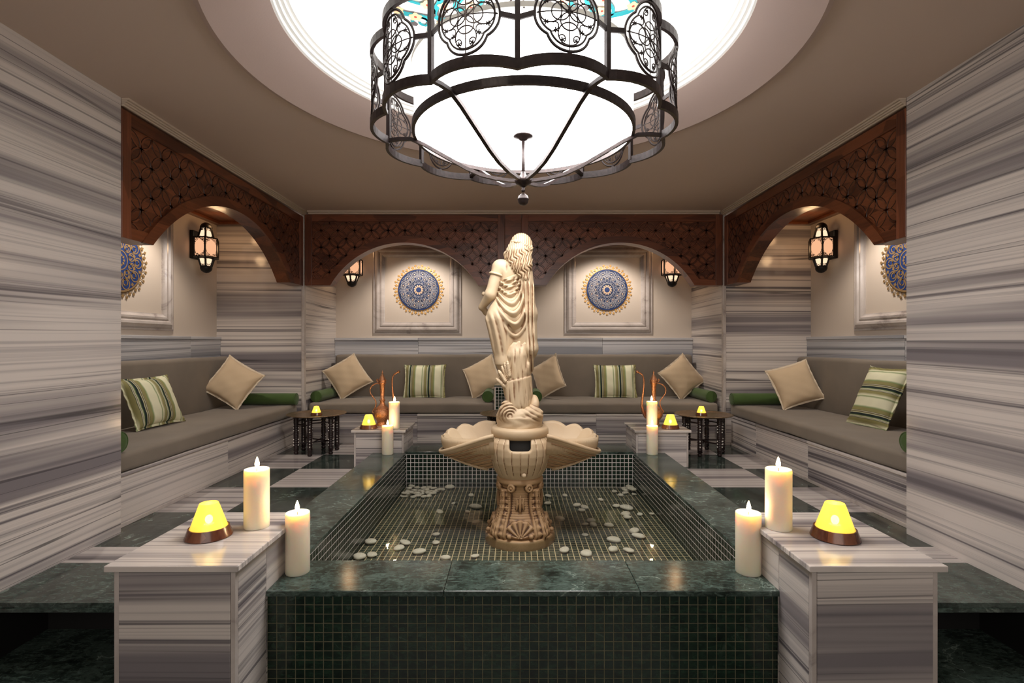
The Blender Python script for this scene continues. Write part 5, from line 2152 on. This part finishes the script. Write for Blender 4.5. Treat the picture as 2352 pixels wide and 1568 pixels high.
# the two scallop basins -------------------------------------------------------
def basin(sg, name):
    NA, NT = 120, 24
    hx = SXC + sg * .150
    LB = 6.5

    def surf(a0, a1, rx0, ry0, rimz, botz, p, rib, lobk, outw):
        vs = []
        for i in range(NA + 1):
            ph = a0 + (a1 - a0) * i / NA          # -90 near side, 0 outwards, +90 far side
            c, s_ = math.cos(ph), math.sin(ph)
            lb = abs(math.cos(ph * LB))
            if s_ < 0:
                lb = .5
            lob = 1 + lobk * lb
            rx = rx0 * abs(c) ** .72 * lob
            ry = ry0 * s_ * lob
            zr = rimz(ph, lb)
            for j in range(NT + 1):
                t = j / NT
                e = t ** outw
                z = botz(ph) + (zr - botz(ph)) * t ** p + rib * (lb - .5) * min(1, t * 1.4)
                vs.append((hx + sg * rx * e, SY + ry * e, z))
        fs = []
        for i in range(NA):
            for j in range(NT):
                a = i * (NT + 1) + j
                fs.append((a, a + 1, a + NT + 2, a + NT + 1) if sg < 0 else (a, a + NT + 1, a + NT + 2, a + 1))
        return vs, fs

    def place(o):
        o.location = -FN_LOC
        o.parent = FN
        return o
    # open dish with a fluted back wall
    vs, fs = surf(-PI / 2, PI / 2, .305, .176, lambda ph, lb: .446 + (.040 + .014 * lb) * max(0, math.sin(ph)) ** .7 * (1 - .35 * math.cos(ph)) - .012 * math.cos(ph) ** 2,
                  lambda ph: .330, 2.6, .013, .040, .80)
    me = bpy.data.meshes.new(name)
    me.from_pydata(vs, [], fs)
    o = place(link(name, me, M['stone'], None, True))
    md = o.modifiers.new('thick', 'SOLIDIFY')
    md.thickness = .020
    md.offset = -1
    # fluted outer wall of the dish, seen at the tip and along the near side
    fl_ = MB()
    pts_t = [vs[i * (NT + 1) + NT] for i in range(NA + 1)]
    n = len(pts_t)
    v2, f2 = [], []
    SUB = 3
    dense = []
    for i in range(int(n * .78) - 1):
        for q in range(SUB):
            t = q / SUB
            dense.append([a + (b - a) * t for a, b in zip(pts_t[i], pts_t[i + 1])])
    for i, (x, y, z) in enumerate(dense):
        dx, dy = x - hx, y - SY
        L = math.hypot(dx, dy) + 1e-6
        gro = .0030 * (.5 + .5 * math.cos(i * 2 * PI / 4.2))
        for k, (out, dn) in enumerate(((-.004, .004), (.004, .001), (.007 - gro, -.014), (.004 - gro, -.040), (-.014 - gro, -.072), (-.04, -.085))):
            v2.append((x + dx / L * out, y + dy / L * out, z + dn))
    m_ = len(dense)
    for i in range(m_ - 1):
        for k in range(5):
            a = i * 6 + k
            f2.append((a, a + 1, a + 7, a + 6))
    fl_.add(v2, f2)
    fl_.build('fluted_wall', M['stone'], o, smooth=True)
    # outer leaf that cradles the dish: lip low at the tip, rising towards the bowl
    vs, fs = surf(-PI / 2, PI * .16, .325, .190, lambda ph, lb: .476 - .118 * max(0, math.cos(ph)) ** .87, lambda ph: .262, 1.35, .0, .0, .95)
    me = bpy.data.meshes.new('outer_leaf')
    me.from_pydata(vs, [], fs)
    o2 = place(link('outer_leaf', me, M['stone'], None, True))
    md = o2.modifiers.new('thick', 'SOLIDIFY')
    md.thickness = .012
    md.offset = 1
    rb = MB()
    for q in range(13):
        t = .16 + q * .062
        pts = []
        for i in range(2, int(NA * .76), 3):
            x, y, z = vs[i * (NT + 1) + min(NT, int(round(t * NT)))]
            pts.append((x, y - .010, z - .014))
        rb.tube(pts, .0042, 6)
    rb.build('leaf_ribs', M['stone_tan'], o2, smooth=True)
    sp = MB()
    spine = [vs[int(NA * .50) * (NT + 1) + j] for j in range(3, NT - 1, 2)]
    sp.tube([(x, y - .014, z - .018) for x, y, z in spine], [.010, .010, .0095, .009, .008, .008, .007, .006, .005, .004][:len(spine)], 8)
    sp.build('leaf_spine', M['stone'], o2, smooth=True)
    lip = MB()
    pts = [vs[i * (NT + 1) + NT] for i in range(0, NA + 1, 2)]
    lip.tube([(x, y - .002, z) for x, y, z in pts], [.013 - .005 * i / len(pts) for i in range(len(pts))], 10)
    lip.build('rolled_lip', M['stone'], o2, smooth=True)
    return o


basin(-1, 'shell_basin')
basin(1, 'shell_basin')

# ------------------------------------------------------------------ chandelier
CHX, CHY = .043, 2.35
ZB = 1.930
ZT = 2.243
RC = .620
SAG = .066
CH = empty('chandelier', (CHX, CHY, ZB))
tag(CH, 'large round chandelier with a scalloped bronzed cage around a glowing white drum', 'chandelier')
OFF = math.radians(-2.8)


def cusp(k, r=RC):
    a = OFF + k * PI / 6           # measured from the direction facing the camera
    return Vector((r * math.sin(a), -r * math.cos(a)))


def lobe_pt(k, s_):
    """point on lobe k (between cusp k and k+1), s in [-1,1]; returns xy, tangent"""
    A, B = cusp(k), cusp(k + 1)
    mid = (A + B) / 2
    half = (B - A).length / 2
    tdir = (B - A).normalized()
    out = mid.normalized()
    R = (half * half + SAG * SAG) / (2 * SAG)
    am = math.asin(half / R)
    a = am * s_
    return mid + tdir * (R * math.sin(a)) + out * (R * math.cos(a) - (R - SAG)), R * am


def ring_path(z, n=12):
    pts = []
    for k in range(12):
        for i in range(n):
            p, _ = lobe_pt(k, -1 + 2 * i / n)
            pts.append((p.x, p.y, z))
    return pts


for nm, z in (('lower_scalloped_ring', 0.0), ('upper_scalloped_ring', ZT - ZB)):
    MB().tube(ring_path(z), 0, closed=True, flat=(.014, .034)).build(nm, M['iron'], CH)
for k in range(12):
    c = cusp(k)
    MB().tube([(c.x, c.y, .0), (c.x, c.y, ZT - ZB)], 0, flat=(.018, .016), up=(c.x, c.y, 0)).build('upright_bar', M['iron'], CH)


def quatrefoil(cs, rv, ch, rh, scale=1.0, n=72):
    pts = []
    for i in range(n):
        a = 2 * PI * i / n
        c, s_ = math.cos(a), math.sin(a)
        best = 0
        for cx_, cy_, r in ((0, cs, rv), (0, -cs, rv), (ch, 0, rh), (-ch, 0, rh)):
            b = c * cx_ + s_ * cy_
            disc = b * b - (cx_ * cx_ + cy_ * cy_ - r * r)
            if disc > 0:
                best = max(best, b + math.sqrt(disc))
        pts.append((best * c * scale, best * s_ * scale))
    return pts


def chand_panels():
    zc = 1.087 - .930
    for k in range(12):
        p0, half_len = lobe_pt(k, 0)

        def L(u, v):
            p, _ = lobe_pt(k, u / half_len)
            return (p.x, p.y, zc + v)

        def T(mb, pts, r, closed=False, sides=5):
            mb.tube([L(*p) for p in pts], r, sides, closed)
        mb = MB()
        q = quatrefoil(.0556, .0754, .030, .086)
        T(mb, q, .0048, True)
        T(mb, [(x * .86, y * .87) for x, y in q], .0036, True)
        # connection bars
        for sg in (-1, 1):
            mb.tube([L(sg * .112, 0), L(sg * (half_len - .002), 0)], 0, flat=(.006, .018))
        mb.tube([L(0, -.128), L(0, -(zc) + .012)], 0, flat=(.015, .006), up=(p0.x, p0.y, 0))
        mb.tube([L(0, .128), L(0, (ZT - ZB - zc) - .012)], 0, flat=(.015, .006), up=(p0.x, p0.y, 0))
        o = mb.build('quatrefoil_frame', M['iron'], CH)
        ar = MB()
        T(ar, [(0, -.126), (0, .126)], .0021)
        T(ar, [(-.110 + .0183 * i, 0) for i in range(13)], .0021)
        n = 20
        for cx_, cy_ in ((0, .032), (0, -.032), (.030, 0), (-.030, 0)):
            T(ar, [(cx_ + .030 * math.cos(2 * PI * i / n), cy_ + .030 * math.sin(2 * PI * i / n)) for i in range(n)], .0024, True)
        for cx_, cy_, r in ((0, .073, .038), (0, -.073, .038), (.062, .0, .036), (-.062, 0, .036)):
            T(ar, [(cx_ + r * math.cos(2 * PI * i / n), cy_ + r * math.sin(2 * PI * i / n)) for i in range(n)], .0024, True)
        for sx in (-1, 1):
            for sy in (-1, 1):
                # tendril curls
                for (bx, by, r0, st) in ((.052, .046, .024, .5), (.028, .088, .016, 2.2)):
                    pts = []
                    for i in range(14):
                        a = st + i * .36
                        rr = r0 * (1 - i / 20)
                        pts.append((sx * (bx + rr * math.cos(a)), sy * (by + rr * math.sin(a))))
                    T(ar, pts, .0022)
                # small stars of leaves
                for (bx, by) in ((.024, .094), (.078, .034), (.045, .062)):
                    for i in range(5):
                        a = 2 * PI * i / 5
                        T(ar, [(sx * bx, sy * by), (sx * (bx + .009 * math.cos(a)), sy * (by + .009 * math.sin(a)))], .0024, False, 4)
        for cx_, cy_ in ((0, 0),):
            for i in range(6):
                a = 2 * PI * i / 6
                T(ar, [(cx_ + .0035 * math.cos(a), cy_ + .0035 * math.sin(a)), (cx_ + .009 * math.cos(a), cy_ + .009 * math.sin(a))], .0028, False, 5)
        for (x, y) in ((0, .113), (0, -.113), (.103, 0), (-.103, 0)):
            ar.tube([L(x - .004, y), L(x + .004, y)], .0035, 4)
        ar.build('arabesque_scrollwork', M['iron'], o)


chand_panels()
RD = .490
dz = .943 - .930
MB().tube([(RD * math.cos(2 * PI * i / 96), RD * math.sin(2 * PI * i / 96), dz) for i in range(96)], 0, closed=True, flat=(.014, .032)).build('drum_ring', M['iron'], CH)
MB().tube([(.497 * math.cos(2 * PI * i / 96), .497 * math.sin(2 * PI * i / 96), 1.213 - .930) for i in range(96)], 0, closed=True, flat=(.005, .020)).build('drum_top_rim', M['rim'], CH)
o = MB().lathe([(RD - .004, dz + .008), (RD + .001, 1.213 - .930)], seg=96)
o.f = [f for f in o.f if len(f) == 4]
o.build('fabric_drum', M['drum'], CH, smooth=True)
o = MB().lathe([(.483, dz + .002), (.40, dz + .000), (.25, dz - .002), (.0, dz - .003)], seg=72)
o.f = [f for f in o.f if len(f) == 4]
o.build('diffuser', M['diffuser'], CH, smooth=True)
MB().lathe([(0, dz - .026), (.010, dz - .026), (.018, dz - .022), (.022, dz - .016), (.044, dz - .010), (.045, dz - .005), (.0, dz - .004)], seg=32).build('ceiling_cup', M['iron'], CH, smooth=True)
MB().tube([(0, 0, dz - .02), (0, 0, .735 - .930)], .0075, 12).build('centre_rod', M['iron'], CH, smooth=True)
hz = .735 - .930
MB().lathe([(0, hz - .028), (.010, hz - .028), (.020, hz - .020), (.036, hz - .010), (.040, hz), (.038, hz + .005), (.026, hz + .010), (.020, hz + .018), (.013, hz + .026), (.009, hz + .040), (0, hz + .040)], seg=32).build('hub', M['iron'], CH, smooth=True)
MB().lathe([(0, hz - .052), (.007, hz - .050), (.009, hz - .042), (.006, hz - .036), (.008, hz - .028), (0, hz - .027)], seg=20).build('finial_neck', M['iron'], CH, smooth=True)
MB().tube([(.004 * math.cos(a * .6), 0, hz - .056 - .006 * math.sin(a * .6)) for a in range(11)], .0012, 6, True).build('finial_link', M['iron'], CH)
MB().lathe([(0, hz - .112), (.014, hz - .109), (.022, hz - .100), (.0245, hz - .088), (.026, hz - .086), (.026, hz - .082), (.0245, hz - .080), (.022, hz - .070), (.013, hz - .062), (0, hz - .060)], seg=28).build('finial_ball', M['iron'], CH, smooth=True)
for k in range(1, 12, 2):
    a = OFF + k * PI / 6
    pr = [(.620, .930), (.57, .935), (.515, .934), (.45, .905), (.383, .866), (.32, .830), (.26, .795), (.19, .763), (.12, .745), (.06, .737), (.03, .735)]
    pts = [(r * math.sin(a), -r * math.cos(a), z - .930) for r, z in pr]
    MB().tube(pts, 0, flat=(.018, .014)).build('curved_arm', M['iron'], CH)
# hanger rods and canopy up to the dome
for a in (0.5, 2.6, 4.7):
    MB().tube([(.30 * math.cos(a), .30 * math.sin(a), 1.205 - .930), (.05 * math.cos(a), .05 * math.sin(a), 1.60 - .930)], .005, 6).build('hanger_rod', M['iron'], CH)
for a in (0.5, 2.6, 4.7):
    MB().tube([(.30 * math.cos(a), .30 * math.sin(a), 1.205 - .930), (.495 * math.cos(a), .495 * math.sin(a), 1.205 - .930)], .005, 6).build('drum_spoke', M['iron'], CH)
MB().lathe([(0, 1.58 - .930), (.03, 1.585 - .930), (.07, 1.605 - .930), (.075, 1.618 - .930), (0, 1.618 - .930)], seg=32).build('canopy', M['iron'], CH, smooth=True)
